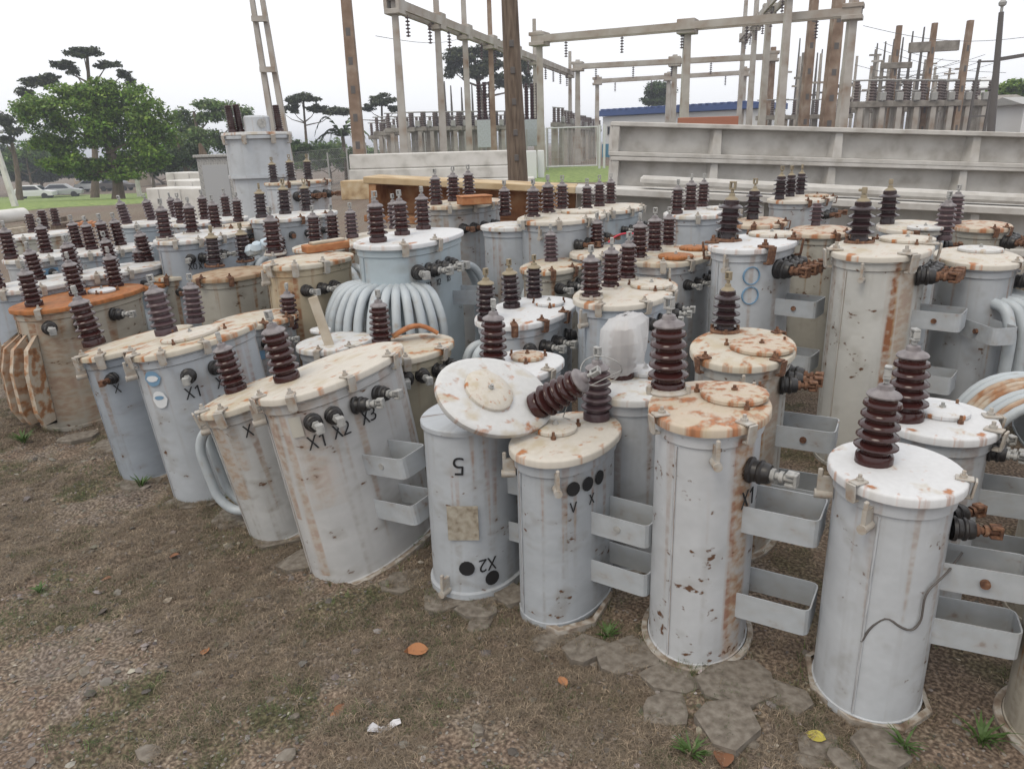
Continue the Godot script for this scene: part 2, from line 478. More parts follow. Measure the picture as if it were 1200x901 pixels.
	M.lumber = tri_mat(ramp_tex(34, 0.02, 128, [[0.0, Color(0.32, 0.25, 0.17)], [1.0, Color(0.55, 0.50, 0.42)]]), 0.4, 0.85)
	M.stone = tri_mat(ramp_tex(35, 0.03, 512, [[0.0, Color(0.095, 0.08, 0.065)], [0.4, Color(0.15, 0.128, 0.105)], [0.62, Color(0.185, 0.162, 0.135)], [1.0, Color(0.24, 0.215, 0.185)]]), 0.6, 0.95, 0.4, gray_tex(36, 0.04, 256))
	M.pale_stone = solid(0.34, 0.31, 0.275, 0.9)
	M.steel = solid(0.40, 0.41, 0.42, 0.5, 0.4)
	M.steel_dark = solid(0.10, 0.09, 0.085, 0.6)
	M.whitepaint = solid(0.66, 0.67, 0.68, 0.6)
	M.bluepaint = solid(0.03, 0.07, 0.22, 0.5)
	M.teal = solid(0.06, 0.22, 0.34, 0.6)
	M.brick = solid(0.34, 0.13, 0.075, 0.9)
	M.beige = solid(0.42, 0.34, 0.25, 0.85)
	M.glass = solid(0.03, 0.035, 0.045, 0.08)
	M.leafmat = StandardMaterial3D.new()
	M.leafmat.vertex_color_use_as_albedo = true
	M.leafmat.roughness = 0.6
	M.leafmat.backlight_enabled = true
	M.leafmat.backlight = Color(0.3, 0.42, 0.11)
	M.leafmat.cull_mode = BaseMaterial3D.CULL_DISABLED
	M.straw = StandardMaterial3D.new()
	M.straw.vertex_color_use_as_albedo = true
	M.straw.roughness = 0.8
	M.straw.cull_mode = BaseMaterial3D.CULL_DISABLED
	M.pebble = StandardMaterial3D.new()
	M.pebble.vertex_color_use_as_albedo = true
	M.pebble.roughness = 0.92
	M.bag = solid(0.72, 0.71, 0.71, 0.35)
	M.bag.transparency = BaseMaterial3D.TRANSPARENCY_ALPHA
	M.bag.albedo_color.a = 0.5
	M.bag.cull_mode = BaseMaterial3D.CULL_DISABLED
	M.tyre = solid(0.02, 0.02, 0.02, 0.8)

# ---------- shared meshes ----------
func bushing_mesh(sheds: int, pitch: float, core: float, shed: float, foot: float, footh: float) -> ArrayMesh:
	var m := MB.new()
	var pr := [[foot, 0.0], [foot, footh * 0.7], [foot * 0.94, footh * 0.9], [core * 1.04, footh], [core, footh + 0.012]]
	var y := footh + 0.014
	for s in sheds:
		var r := shed * (1.0 - 0.035 * s)
		pr.append_array([[core, y], [r * 0.97, y + 0.001], [r, y + 0.004], [r * 0.985, y + 0.0075], [core * 1.3, y + 0.014], [core * 1.02, y + 0.019], [core, y + pitch - 0.002]])
		y += pitch
	pr.append_array([[core, y], [core * 0.9, y + 0.004], [0.0, y + 0.004]])
	m.lathe(20, pr)
	K["top_%d_%d" % [sheds, int(pitch * 1000)]] = y + 0.004
	return m.done()

func make_meshes():
	# high voltage bushings: 5 sheds, 4 wide sheds, and the slim tall one of the regulator
	K.hv_a = bushing_mesh(5, 0.031, 0.038, 0.061, 0.052, 0.034)
	K.hv_b = bushing_mesh(4, 0.036, 0.036, 0.064, 0.040, 0.030)
	K.hv_c = bushing_mesh(11, 0.034, 0.055, 0.085, 0.075, 0.05)
	K.top_a = K["top_5_31"]; K.top_b = K["top_4_36"]; K.top_c = K["top_11_34"]
	var m := MB.new()   # metal cap
	m.lathe(16, [[0.040, -0.008], [0.050, -0.006], [0.0515, -0.001], [0.046, 0.006], [0.030, 0.014], [0.024, 0.017], [0.021, 0.030], [0.014, 0.034], [0.0, 0.034]])
	K.cap = m.done()
	m = MB.new()        # eye terminal: square loop clamp on a stud
	m.lathe(8, [[0.008, 0.0], [0.008, 0.014], [0.0, 0.014]])
	m.box(Vector3(0, 0.016, 0), Vector3(0.030, 0.008, 0.02), Basis.IDENTITY, 0.002)
	m.box(Vector3(0, 0.046, 0), Vector3(0.030, 0.008, 0.02), Basis.IDENTITY, 0.002)
	m.box(Vector3(-0.011, 0.031, 0), Vector3(0.008, 0.0225, 0.0195), Basis.IDENTITY, 0.002)
	m.box(Vector3(0.011, 0.031, 0), Vector3(0.008, 0.0225, 0.0195), Basis.IDENTITY, 0.002)
	K.eye = m.done()
	m = MB.new()        # bolt terminal with side screw
	m.lathe(10, [[0.012, 0.0], [0.013, 0.024], [0.010, 0.030], [0.0, 0.030]])
	m.box(Vector3(0.010, 0.016, 0), Vector3(0.032, 0.012, 0.012), Basis.IDENTITY, 0.002)
	K.stud = m.done()
	m = MB.new()        # low voltage bushing along +Y, later turned to point outwards
	m.lathe(16, [[0.030, 0.0], [0.031, 0.008], [0.026, 0.012], [0.0245, 0.022], [0.028, 0.025], [0.0285, 0.030], [0.0245, 0.034], [0.024, 0.044], [0.021, 0.050], [0.012, 0.051], [0.0, 0.051]])
	K.lv = m.done()
	m = MB.new()        # its stud, nut and flag terminal
	m.lathe(6, [[0.0155, 0.046], [0.0155, 0.060], [0.009, 0.0605], [0.009, 0.070]])
	m.lathe(6, [[0.014, 0.070], [0.014, 0.079], [0.008, 0.080], [0.008, 0.108], [0.0, 0.108]])
	m.box(Vector3(0, 0.094, 0.012), Vector3(0.026, 0.020, 0.007), Basis.IDENTITY, 0.0015)
	m.box(Vector3(0, 0.094, -0.012), Vector3(0.026, 0.020, 0.007), Basis.IDENTITY, 0.0015)
	m.box(Vector3(0, 0.106, 0.0), Vector3(0.026, 0.007, 0.031), Basis.IDENTITY, 0.0015)
	K.lvt = m.done()
	m = MB.new()        # lid clamp; +Z points out of the tank, origin on top of the lid's rim
	m.box(Vector3(0, 0.006, -0.012), Vector3(0.034, 0.007, 0.05), Basis.IDENTITY, 0.0015)
	m.box(Vector3(0, -0.022, 0.0165), Vector3(0.034, 0.058, 0.007), Basis.from_euler(Vector3(0.12, 0, 0)), 0.0015)
	m.box(Vector3(0, -0.052, 0.004), Vector3(0.026, 0.007, 0.024), Basis.IDENTITY, 0.0015)
	m.lathe(8, [[0.006, 0.008], [0.006, 0.030], [0.0, 0.030]], tx(Vector3(0, 0, -0.016)))
	m.lathe(6, [[0.0115, 0.0095], [0.0115, 0.018], [0.0, 0.0185]], tx(Vector3(0, 0, -0.016)))
	K.clamp = m.done()
	m = MB.new()        # lifting lug: hooked plate
	m.prism([Vector2(-0.006, 0.0), Vector2(0.006, 0.0), Vector2(0.006, 0.045), Vector2(-0.006, 0.045)], -0.075, -0.005, 0.0)
	m.box(Vector3(0, 0.006, 0.038), Vector3(0.012, 0.026, 0.014), Basis.IDENTITY, 0.003)
	m.lathe(10, [[0.014, 0.0], [0.014, 0.05], [0.0, 0.05]], tx(Vector3(0, -0.062, 0.0), Vector3(PI / 2, 0, 0)))
	K.lug = m.done()
	m = MB.new()        # small hex bolt
	m.lathe(6, [[0.011, 0.0], [0.011, 0.008], [0.006, 0.0085], [0.006, 0.018], [0.0, 0.018]])
	K.bolt = m.done()
	m = MB.new()        # bushing clamp ring with three stub bolts
	m.lathe(20, [[0.066, 0.0], [0.068, 0.006], [0.062, 0.014], [0.05, 0.016]])
	for k in 3:
		var an := TAU * k / 3 + 0.5
		m.lathe(6, [[0.008, 0.0], [0.008, 0.026], [0.0, 0.026]], tx(Vector3(cos(an) * 0.066, 0, sin(an) * 0.066)))
	K.ring = m.done()
	K.tray = tray_mesh(0.07, 0.20, 0.085)
	K.tray_wide = tray_mesh(0.085, 0.20, 0.09)
	K.tray_small = tray_mesh(0.055, 0.15, 0.08)
	K.tray_box = tray_mesh(0.06, 0.20, 0.085)
	m = MB.new()
	m.lathe(12, [[0.013, 0.0], [0.013, 0.012], [0.0, 0.012]], tx(Vector3.ZERO, Vector3(PI / 2, 0, 0)))
	K.traybolt = m.done()

func tray_mesh(w: float, l: float, h: float) -> ArrayMesh:
	# a plate bent to a U and welded on by its two arms; +Z points out
	var pts := arc([Vector3(-w, 0, -0.03), Vector3(-w, 0, l), Vector3(w, 0, l), Vector3(w, 0, -0.03)], 0.022, 3)
	var m := MB.new()
	var th := 0.0045
	var off := []
	for k in pts.size():
		var d: Vector3 = (pts[mini(k + 1, pts.size() - 1)] - pts[maxi(k - 1, 0)]).normalized()
		off.append(Vector3(d.z, 0, -d.x) * th)
	for k in pts.size() - 1:
		var a: Vector3 = pts[k]; var b: Vector3 = pts[k + 1]
		var ai: Vector3 = a + off[k] * -1.0; var bi: Vector3 = b + off[k + 1] * -1.0
		var up := Vector3(0, h, 0)
		m.quad(b, a, a + up, b + up)
		m.quad(ai, bi, bi + up, ai + up)
		m.quad(a + up, ai + up, bi + up, b + up)
		m.quad(ai, a, b, bi)
	return m.done()

# ---------- ground ----------
var gn1 := FastNoiseLite.new()
var gn2 := FastNoiseLite.new()
var gn3 := FastNoiseLite.new()

func terrain(x: float, z: float) -> float:
	var dep := -z
	var y := 0.0
	if dep > 20.0:
		var side := smoothstep(-0.12, -0.24, x / dep)
		y -= side * 2.6 * clampf((dep - 26.0) / 56.0, 0.0, 1.0)
	return y

func yard_mask(x: float, z: float) -> float:
	# 1 in the open strip before the front row, 0 under the stored tanks
	var edge := -2.42 + (x - 0.3) * 0.70
	if x > 0.6: edge = -2.21 + (x - 0.6) * 0.62
	return smoothstep(edge - 0.02, edge + 0.30, z)

func ground_y(x: float, z: float) -> float:
	var y := terrain(x, z)
	if z > -14.0 and absf(x) < 12.0:
		var k := yard_mask(x, z)
		y += gn1.get_noise_2d(x * 60.0, z * 60.0) * (0.006 + 0.03 * k) + gn2.get_noise_2d(x * 75.0, z * 75.0) * (0.005 + 0.022 * k) - 0.006
	return y

func axis(stops: Array) -> PackedFloat32Array:
	# stops: [[from, to, step], ...] joined to one rising list
	var o := PackedFloat32Array()
	for s in stops:
		var n := int(ceil((s[1] - s[0]) / s[2]))
		for k in n: o.append(s[0] + (s[1] - s[0]) * k / n)
	o.append(stops[-1][1])
	return o

func build_ground():
	gn1.seed = 5; gn1.frequency = 0.012; gn1.fractal_octaves = 3
	gn2.seed = 6; gn2.frequency = 0.09; gn2.fractal_octaves = 4
	gn3.seed = 8; gn3.frequency = 0.02; gn3.fractal_octaves = 4
	var xs := axis([[-900, -300, 100], [-300, -60, 20], [-60, -14, 3], [-14, -6, 0.4], [-6, -4.5, 0.08], [-4.5, 2.4, 0.028], [2.4, 4, 0.08], [4, 14, 0.5], [14, 60, 4], [60, 300, 30], [300, 900, 100]])
	var zs := axis([[-1200, -300, 100], [-300, -100, 20], [-100, -14, 2], [-14, -7, 0.25], [-7, -5.2, 0.06], [-5.2, -1.2, 0.028], [-1.2, 1, 0.1], [1, 8, 0.7], [8, 60, 6]])
	var v := PackedVector3Array(); var n := PackedVector3Array(); var c := PackedColorArray(); var ix := PackedInt32Array(); var uv := PackedVector2Array()
	var w := xs.size()
	var ys := PackedFloat32Array(); ys.resize(w * zs.size())
	for j in zs.size():
		for i in w: ys[j * w + i] = ground_y(xs[i], zs[j])
	for j in zs.size():
		for i in w:
			var x := xs[i]; var z := zs[j]
			var i0 := maxi(i - 1, 0); var i1 := mini(i + 1, w - 1); var j0 := maxi(j - 1, 0); var j1 := mini(j + 1, zs.size() - 1)
			v.append(Vector3(x, ys[j * w + i], z))
			n.append(Vector3(-(ys[j * w + i1] - ys[j * w + i0]) / (xs[i1] - xs[i0]), 1.0, -(ys[j1 * w + i] - ys[j0 * w + i]) / (zs[j1] - zs[j0])).normalized())
			uv.append(Vector2(x, z))
			var a := gn3.get_noise_2d(x * 30.0, z * 30.0)
			var b := gn3.get_noise_2d(x * 90.0 + 500.0, z * 90.0)
			var d := gn2.get_noise_2d(x * 50.0 - 300.0, z * 50.0)
			var col := Color(1.06, 0.97, 0.88) * (1.0 + a * 0.25 + d * 0.3)
			var moss := clampf((b + 0.0) * 4.0, 0.0, 1.0) * clampf(0.55 + d * 1.6, 0.0, 1.0)
			if z < -9.0: moss *= 0.2
			col = col.lerp(Color(0.34, 0.42, 0.20), moss * 0.8)
			var soil := clampf((-a - 0.1) * 3.0, 0.0, 1.0) * 0.5
			col = col.lerp(Color(0.66, 0.62, 0.58), soil)
			c.append(Color(col.r, col.g, col.b, 1.0))
	for j in zs.size() - 1:
		for i in w - 1:
			var p := j * w + i
			ix.append_array([p, p + 1, p + w, p + 1, p + w + 1, p + w])
	var arr := []
	arr.resize(Mesh.ARRAY_MAX)
	arr[Mesh.ARRAY_VERTEX] = v; arr[Mesh.ARRAY_NORMAL] = n; arr[Mesh.ARRAY_COLOR] = c; arr[Mesh.ARRAY_TEX_UV] = uv; arr[Mesh.ARRAY_INDEX] = ix
	var am := ArrayMesh.new()
	am.add_surface_from_arrays(Mesh.PRIMITIVE_TRIANGLES, arr)
	var gm := tri_mat(ramp_tex(81, 0.06, 1024, [[0.0, Color(0.03, 0.022, 0.017)], [0.36, Color(0.085, 0.065, 0.052)], [0.52, Color(0.15, 0.117, 0.093)], [0.68, Color(0.225, 0.183, 0.15)], [1.0, Color(0.40, 0.35, 0.30)]], 6), 1.1, 0.95, 1.0, gray_tex(82, 0.05, 512, 6))
	gm.vertex_color_use_as_albedo = true
	M.ground = gm
	var g := part("ground", am, gm, self)
	g.set_meta("kind", "structure")
	# paving slabs and flat stones that lie in the dirt along the front row
	var slabs := [[135, 520, 0.32, 0.18], [90, 512, 0.20, 0.10], [165, 563, 0.20, 0.16], [232, 582, 0.26, 0.18], [285, 602, 0.30, 0.17], [330, 628, 0.24, 0.14], [360, 652, 0.22, 0.12], [300, 612, 0.12, 0.08],
		[520, 700, 0.20, 0.12], [470, 680, 0.16, 0.10], [560, 712, 0.14, 0.10], [600, 700, 0.12, 0.12], [645, 742, 0.20, 0.12], [690, 760, 0.16, 0.09], [640, 712, 0.10, 0.06], [740, 770, 0.22, 0.12], [790, 790, 0.18, 0.11], [860, 800, 0.22, 0.14], [920, 822, 0.18, 0.12], [850, 850, 0.20, 0.12], [960, 868, 0.13, 0.09], [780, 830, 0.16, 0.10], [535, 672, 0.10, 0.07], [560, 730, 0.10, 0.05], [1030, 880, 0.16, 0.10], [210, 540, 0.14, 0.1]]
	var variants := []
	for k in 5:
		var poly := []
		var nn := 6 + k % 3
		for q in nn:
			var an := TAU * q / nn + rng.randf_range(-0.25, 0.25)
			poly.append(Vector2(cos(an), sin(an)) * rng.randf_range(0.75, 1.15))
		var m := MB.new()
		m.prism(poly, -1.0, 1.0, 0.10)
		variants.append(m.done())
	for s in slabs:
		var p := on_h(s[0], s[1], 0.0)
		var y := ground_y(p.x, p.z)
		part("paving_stone", variants[rng.randi() % 5], M.stone, g, Transform3D(Basis.from_euler(Vector3(rng.randf_range(-0.03, 0.03), 0.5 + rng.randf_range(-0.3, 0.3), rng.randf_range(-0.03, 0.03))).scaled_local(Vector3(s[2] * 0.62, 0.028, s[3] * 0.8)), Vector3(p.x, y - 0.012, p.z)))
	# lawns: sheets that follow the terrain
	lawn("lawn", [on_h(-120, 262), on_h(300, 219), Vector3(-24, 0, -88), Vector3(-90, 0, -88)])
	lawn("lawn", [on_h(520, 214.5), on_h(800, 213), on_h(860, 193.5), on_h(520, 198)])
	scatter()

func lawn(n: String, q: Array):
	if not M.has("lawn"):
		M.lawn = tri_mat(ramp_tex(91, 0.03, 512, [[0.0, Color(0.07, 0.10, 0.025)], [0.5, Color(0.16, 0.23, 0.055)], [0.75, Color(0.24, 0.30, 0.08)], [1.0, Color(0.34, 0.33, 0.14)]]), 5.0, 0.9)
	var m := MB.new()
	var nu := 60; var nv := 60
	for j in nv + 1:
		for i in nu + 1:
			var fu := float(i) / nu; var fv := float(j) / nv
			var p: Vector3 = (q[0] as Vector3).lerp(q[1], fu).lerp((q[3] as Vector3).lerp(q[2], fu), fv)
			# ragged border
			p.z += gn1.get_noise_2d(p.x * 20.0, p.z * 20.0) * 1.2 * (1.0 if j == 0 else 0.0)
			var edge := mini(mini(i, nu - i), mini(j, nv - j))
			m.v.append(Vector3(p.x, terrain(p.x, p.z) + (0.07 if edge > 0 else 0.004), p.z))
			m.n.append(Vector3.UP)
			m.t.append(Vector2(fu, fv))
	for j in nv:
		for i in nu:
			var a := j * (nu + 1) + i
			m.i.append_array([a, a + nu + 1, a + 1, a + 1, a + nu + 1, a + nu + 2])
	var o := part(n, m.done(), M.lawn, self)
	o.set_meta("kind", "structure")

func scatter():
	# pebbles
	var sets := [[16000, 0.003, 0.009, "gravel"], [500, 0.010, 0.024, "gravel"]]
	for s in sets:
		var m := MB.new()
		var top := []
		var rg := RandomNumberGenerator.new(); rg.seed = 31
		for k in 6: top.append(Vector3(cos(TAU * k / 6) * rg.randf_range(0.75, 1.1), rg.randf_range(-0.15, 0.2), sin(TAU * k / 6) * rg.randf_range(0.6, 1.0)))
		for k in 6:
			m.tri(top[(k + 1) % 6], top[k], Vector3(0.1, 0.62, -0.08))
			m.tri(top[k], top[(k + 1) % 6], Vector3(0, -0.5, 0))
		var mm := MultiMesh.new()
		mm.transform_format = MultiMesh.TRANSFORM_3D
		mm.use_colors = true
		mm.mesh = m.done()
		mm.instance_count = s[0]
		for k in s[0]:
			var p := open_spot()
			var r: float = s[1] + (s[2] - s[1]) * pow(rng.randf(), 2.2)
			var sc := Vector3(r * rng.randf_range(0.8, 1.3), r * rng.randf_range(0.5, 0.9), r)
			mm.set_instance_transform(k, Transform3D(Basis.from_euler(Vector3(rng.randf_range(-0.4, 0.4), rng.randf() * TAU, rng.randf_range(-0.4, 0.4))).scaled_local(sc), p + Vector3(0, r * 0.1, 0)))
			var b := rng.randf_range(0.08, 0.24) * (1.7 if rng.randf() < 0.12 else 1.0)
			mm.set_instance_color(k, Color(b, b * rng.randf_range(0.84, 0.95), b * rng.randf_range(0.70, 0.88)))
		var o := MultiMeshInstance3D.new()
		o.name = numbered("gravel")
		o.multimesh = mm
		o.material_override = M.pebble
		add_child(o)
		tag(o, "small loose gravel strewn over the brown dirt" if s[0] > 5000 else "coarser pale stones lying in the brown dirt", "gravel", "", "stuff")
	# dry grass: short curved straws, in patches
	for kind in 2:
		var m := MB.new()
		var rg := RandomNumberGenerator.new(); rg.seed = 77 + kind
		for b in 5:
			var dir := Vector3(cos(b * 1.9), 0, sin(b * 1.9 + kind))
			var side := dir.cross(Vector3.UP).normalized() * 0.018
			var rt := Vector3(rg.randf_range(-0.35, 0.35), 0, rg.randf_range(-0.35, 0.35))
			var hh := rg.randf_range(0.12, 0.5) if kind == 0 else rg.randf_range(0.5, 0.95)
			var p0 := rt; var p1 := rt + dir * 0.35 + Vector3(0, hh, 0); var p2 := rt + dir * rg.randf_range(0.7, 1.1) + Vector3(0, hh * rg.randf_range(0.2, 0.9), 0)
			m.quad(p0 - side, p0 + side, p1 + side, p1 - side)
			m.tri(p1 - side, p1 + side, p2)
		var mm := MultiMesh.new()
		mm.transform_format = MultiMesh.TRANSFORM_3D
		mm.use_colors = true
		mm.mesh = m.done()
		var cnt := 70000 if kind == 0 else 9000
		mm.instance_count = cnt
		for k in cnt:
			var p := Vector3.ZERO
			for tries in 6:
				p = open_spot()
				var dn := gn3.get_noise_2d(p.x * 55.0 + 900.0, p.z * 55.0)
				if kind == 0 and dn > -0.22 + rng.randf() * 0.25: break
				if kind == 1 and gn3.get_noise_2d(p.x * 90.0 + 500.0, p.z * 90.0) > 0.05 + rng.randf() * 0.1: break
			var l := rng.randf_range(0.012, 0.04) if kind == 0 else rng.randf_range(0.012, 0.03)
			mm.set_instance_transform(k, Transform3D(Basis.from_euler(Vector3(0, rng.randf() * TAU, 0)).scaled(Vector3(l, l * rng.randf_range(0.5, 1.0), l)), p))
			var b := rng.randf_range(0.09, 0.26) * (1.8 if rng.randf() < 0.15 else 1.0)
			if kind == 0: mm.set_instance_color(k, Color(b * 1.05, b * 0.82, b * 0.58))
			else: mm.set_instance_color(k, Color(b * 0.32, b * rng.randf_range(0.4, 0.55), b * 0.15))
		var o := MultiMeshInstance3D.new()
		o.name = numbered("dry_grass" if kind == 0 else "moss")
		o.multimesh = mm
		o.material_override = M.straw
		add_child(o)
		tag(o, "short dry straw grass matted over the dirt" if kind == 0 else "low green moss and seedlings in patches on the dirt", "grass", "", "stuff")

func open_spot() -> Vector3:
	while true:
		var z := -1.25 - pow(rng.randf(), 1.2) * 5.0
		var x := rng.randf_range(-5.2, 2.0)
		if x < z * 0.80 - 0.25 or x > -z * 0.80 + 0.2: continue
		var k := yard_mask(x, z)
		if rng.randf() < k or rng.randf() < 0.10: return Vector3(x, ground_y(x, z), z)
	return Vector3.ZERO

# ---------- plants ----------
func crown_mesh(clumps: Array, per_m2: float, size: float, col: Color, vary: float) -> ArrayMesh:
	# clumps: [centre, rx, ry, rz]; leaf shaped faces through a shell of each clump
	var m := MB.new()
	for cl0 in clumps:
		# every clump is a dozen twigs' worth of smaller tufts with air between them
		var subs := []
		for q in 22:
			var dd := Vector3(rng.randfn(), rng.randfn(), rng.randfn()).normalized() * pow(rng.randf(), 0.35)
			var sr := rng.randf_range(0.28, 0.46)
			subs.append([cl0[0] + Vector3(dd.x * cl0[1], dd.y * cl0[2], dd.z * cl0[3]) * 0.85, cl0[1] * sr, maxf(cl0[2] * sr * 0.9, cl0[1] * 0.12), cl0[3] * sr])
		for cl in subs:
			var cnt := int(per_m2 * (cl[1] * cl[2] + cl[2] * cl[3] + cl[1] * cl[3]) * 4.19 * 0.75)
			var tone := rng.randf_range(0.8, 1.2)
			for k in cnt:
				var d := Vector3(rng.randfn(), rng.randfn(), rng.randfn()).normalized()
				var rr := pow(rng.randf(), 0.45) * rng.randf_range(0.8, 1.2)
				var p: Vector3 = cl[0] + Vector3(d.x * cl[1], d.y * cl[2], d.z * cl[3]) * rr
				var ax := Vector3(rng.randfn(), rng.randfn() * 0.5 - 0.3, rng.randfn()).normalized()
				var sd := ax.cross(Vector3(rng.randfn() * 0.7, rng.randfn() * 0.7 + 1.0, rng.randfn() * 0.7)).normalized()
				var s := size * rng.randf_range(0.6, 1.3)
				var nn := (ax.cross(sd) * 0.7 + d * 0.6).normalized()
				var b := m.v.size()
				m.v.append_array([p - ax * s, p + sd * s * 0.5, p + ax * s, p - sd * s * 0.5])
				m.n.append_array([nn, nn, nn, nn])
				m.t.append_array([Vector2(0, 0), Vector2(1, 0), Vector2(1, 1), Vector2(0, 1)])
				m.i.append_array([b, b + 1, b + 2, b, b + 2, b + 3])
				var f := tone * (1.0 + rng.randf_range(-vary, vary))
				var cc := Color(col.r * f * rng.randf_range(0.85, 1.2), col.g * f, col.b * f * rng.randf_range(0.7, 1.1))
				m.c.append_array([cc, cc, cc, cc])
	return m.done()

func spot(u: float, depth: float) -> Vector3:
	var p := on_d(u, 200, depth)
	return Vector3(p.x, terrain(p.x, -depth), -depth)

func tree(n: String, label: String, cat: String, foot: float, depth: float, trunk_r: float, top_v: float, px: Array, per: float, leaf: float, col: Color, group: String, bark := "wood"):
	# px: crown clumps as [u, v, half width, half height] in photo pixels at that depth
	var at := spot(foot, depth)
	var o := base(n, at)
	var mpp := on_d(foot + 1, 200, depth).distance_to(on_d(foot, 200, depth))
	var clumps := []
	for q in px:
		var c := on_d(q[0], q[1], depth) - at
		c.z += rng.randf_range(-0.5, 0.5) * q[2] * mpp
		clumps.append([c, q[2] * mpp, q[3] * mpp, q[2] * mpp * 0.9])
	part("crown", crown_mesh(clumps, per, leaf, col, 0.35), M.leafmat, o)
	if trunk_r > 0.0:
		var topp := on_d(foot + (px[0][0] - foot) * 0.5, top_v, depth) - at
		topp.z = 0
		var m := MB.new()
		var pts := []; var rad := []
		for k in 7:
			var f := k / 6.0
			pts.append(Vector3(0, -0.15, 0).lerp(topp, f) + Vector3(sin(f * 5.0) * trunk_r * 0.5, 0, cos(f * 4.0) * trunk_r * 0.4 - trunk_r * 0.4))
			rad.append(trunk_r * (1.25 if k == 0 else lerpf(1.0, 0.35, f)))
		m.tube(pts, rad, 9)
		for q in clumps:
			var fr := clampf(((q[0] as Vector3).y - (q[2] as float)) / maxf(topp.y, 0.1), 0.35, 0.95) * 0.9
			var s := Vector3(0, -0.15, 0).lerp(topp, fr)
			var e: Vector3 = q[0]
			var mid := s.lerp(e, 0.55) + Vector3(0, -0.1 * s.distance_to(e), 0)
			m.tube([s, s.lerp(mid, 0.6), mid, e], [trunk_r * 0.32, trunk_r * 0.25, trunk_r * 0.18, trunk_r * 0.06], 6, false)
		part("trunk", m.done(), M[bark], o)
	tag(o, label, cat, group)
	return o

# ---------- background ----------
func bar(m: MB, a: Vector3, b: Vector3, w0: float, w1: float, twist := 0.0):
	# tapered square bar from a to b
	var d := (b - a).normalized()
	var s := d.cross(Vector3.UP if absf(d.y) < 0.9 else Vector3(sin(twist), 0, cos(twist))).normalized()
	var t := d.cross(s)
	var p := []
	for e in 2:
		var c := a if e == 0 else b
		var w := (w0 if e == 0 else w1) * 0.5
		p.append([c - s * w - t * w, c + s * w - t * w, c + s * w + t * w, c - s * w + t * w])
	for k in 4:
		var j := (k + 1) % 4
		m.quad(p[0][j], p[0][k], p[1][k], p[1][j])
	m.quad(p[1][3], p[1][2], p[1][1], p[1][0])
	m.quad(p[0][0], p[0][1], p[0][2], p[0][3])

func bar_mesh(a: Vector3, b: Vector3, w0: float, w1: float, twist := 0.0) -> ArrayMesh:
	var m := MB.new()
	bar(m, a, b, w0, w1, twist)
	return m.done()

func post_mesh(h: float, w0: float, w1: float) -> ArrayMesh:
	# precast concrete post: tapered, with recessed slots up its faces
	var m := MB.new()
	bar(m, Vector3(0, -0.2, 0), Vector3(0, h, 0), w0, w1)
	return m.done()

func string_mesh(l: float, r: float) -> ArrayMesh:
	var m := MB.new()
	var pr := []
	var n := int(l / 0.13)
	for k in n:
		var y := -l + k * 0.13
		pr.append_array([[0.02, y], [r, y + 0.03], [r, y + 0.05], [0.03, y + 0.08], [0.02, y + 0.13]])
	m.lathe(7, pr)
	return m.done()

func ins_mesh(h: float, r: float, ribs: int) -> ArrayMesh:
	var m := MB.new()
	var pr := [[r * 1.1, 0.0], [r * 1.1, 0.06]]
	var p := (h - 0.12) / ribs
	for k in ribs:
		var y := 0.06 + k * p
		pr.append_array([[r * 0.62, y], [r, y + p * 0.35], [r, y + p * 0.5], [r * 0.62, y + p * 0.9]])
	pr.append_array([[r * 0.8, h - 0.06], [r * 0.8, h], [0.0, h]])
	m.lathe(9, pr)
	return m.done()

func gantry(label: String, posts: Array, beam: Array, bw: float, hang: int, pw: float, brown := []):
	# posts: [u, depth, v of top]; beam: two points
	var a: Vector3 = beam[0]; var b: Vector3 = beam[1]
	var at := spot(posts[0][0], posts[0][1])
	var o := base("gantry", at)
	for k in posts.size():
		var q: Array = posts[k]
		var p := spot(q[0], q[1])
		var top := on_d(q[0], q[2], q[1]).y
		var xp := p.x
		if q.size() > 3: xp = on_d(q[0], q[3], q[1]).x
		part("post", post_mesh(top - p.y, pw * 1.25, pw * 0.85), M.post_brown if k in brown else M.post, o, tx(Vector3(xp, p.y, p.z) - at))
		var f := clampf((Vector3(xp, 0, p.z) - Vector3(a.x, 0, a.z)).dot(Vector3(b.x - a.x, 0, b.z - a.z)) / Vector3(b.x - a.x, 0, b.z - a.z).length_squared(), 0, 1)
		var j := a.lerp(b, f)
		var cm := MB.new()
		var bb := Basis.looking_at((b - a).normalized())
		cm.box(Vector3(xp, j.y + bw * 0.72, p.z) - at, Vector3(pw * 2.4, bw * 0.55, pw * 2.4), bb, 0.02)
		part("clamp_block", cm.done(), M.post, o)
		cm = MB.new()
		cm.box(Vector3(xp, j.y - bw * 0.72, p.z) - at, Vector3(pw * 2.4, bw * 0.55, pw * 2.4), bb, 0.02)
		part("clamp_block", cm.done(), M.post, o)
	# two parallel beams with distance pieces
	var m := MB.new()
	var sd := (b - a).normalized().cross(Vector3.UP).normalized() * pw * 0.95
	var bm := Basis.looking_at((b - a).normalized())
	m.box((a + b) * 0.5 + sd - at, Vector3(bw * 0.4, bw, a.distance_to(b) + 0.6), bm)
	part("beam", m.done(), M.post, o)
	m = MB.new()
	m.box((a + b) * 0.5 - sd - at, Vector3(bw * 0.4, bw, a.distance_to(b) + 0.6), bm)
	part("beam", m.done(), M.post, o)
	for k in hang:
		var f := (k + 0.5) / hang
		part("insulator_string", K.string, M.porc_dust, o, tx(a.lerp(b, f) - Vector3(0, bw * 0.5, 0) - at))
	tag(o, label, "gantry", "gantries of the substation")

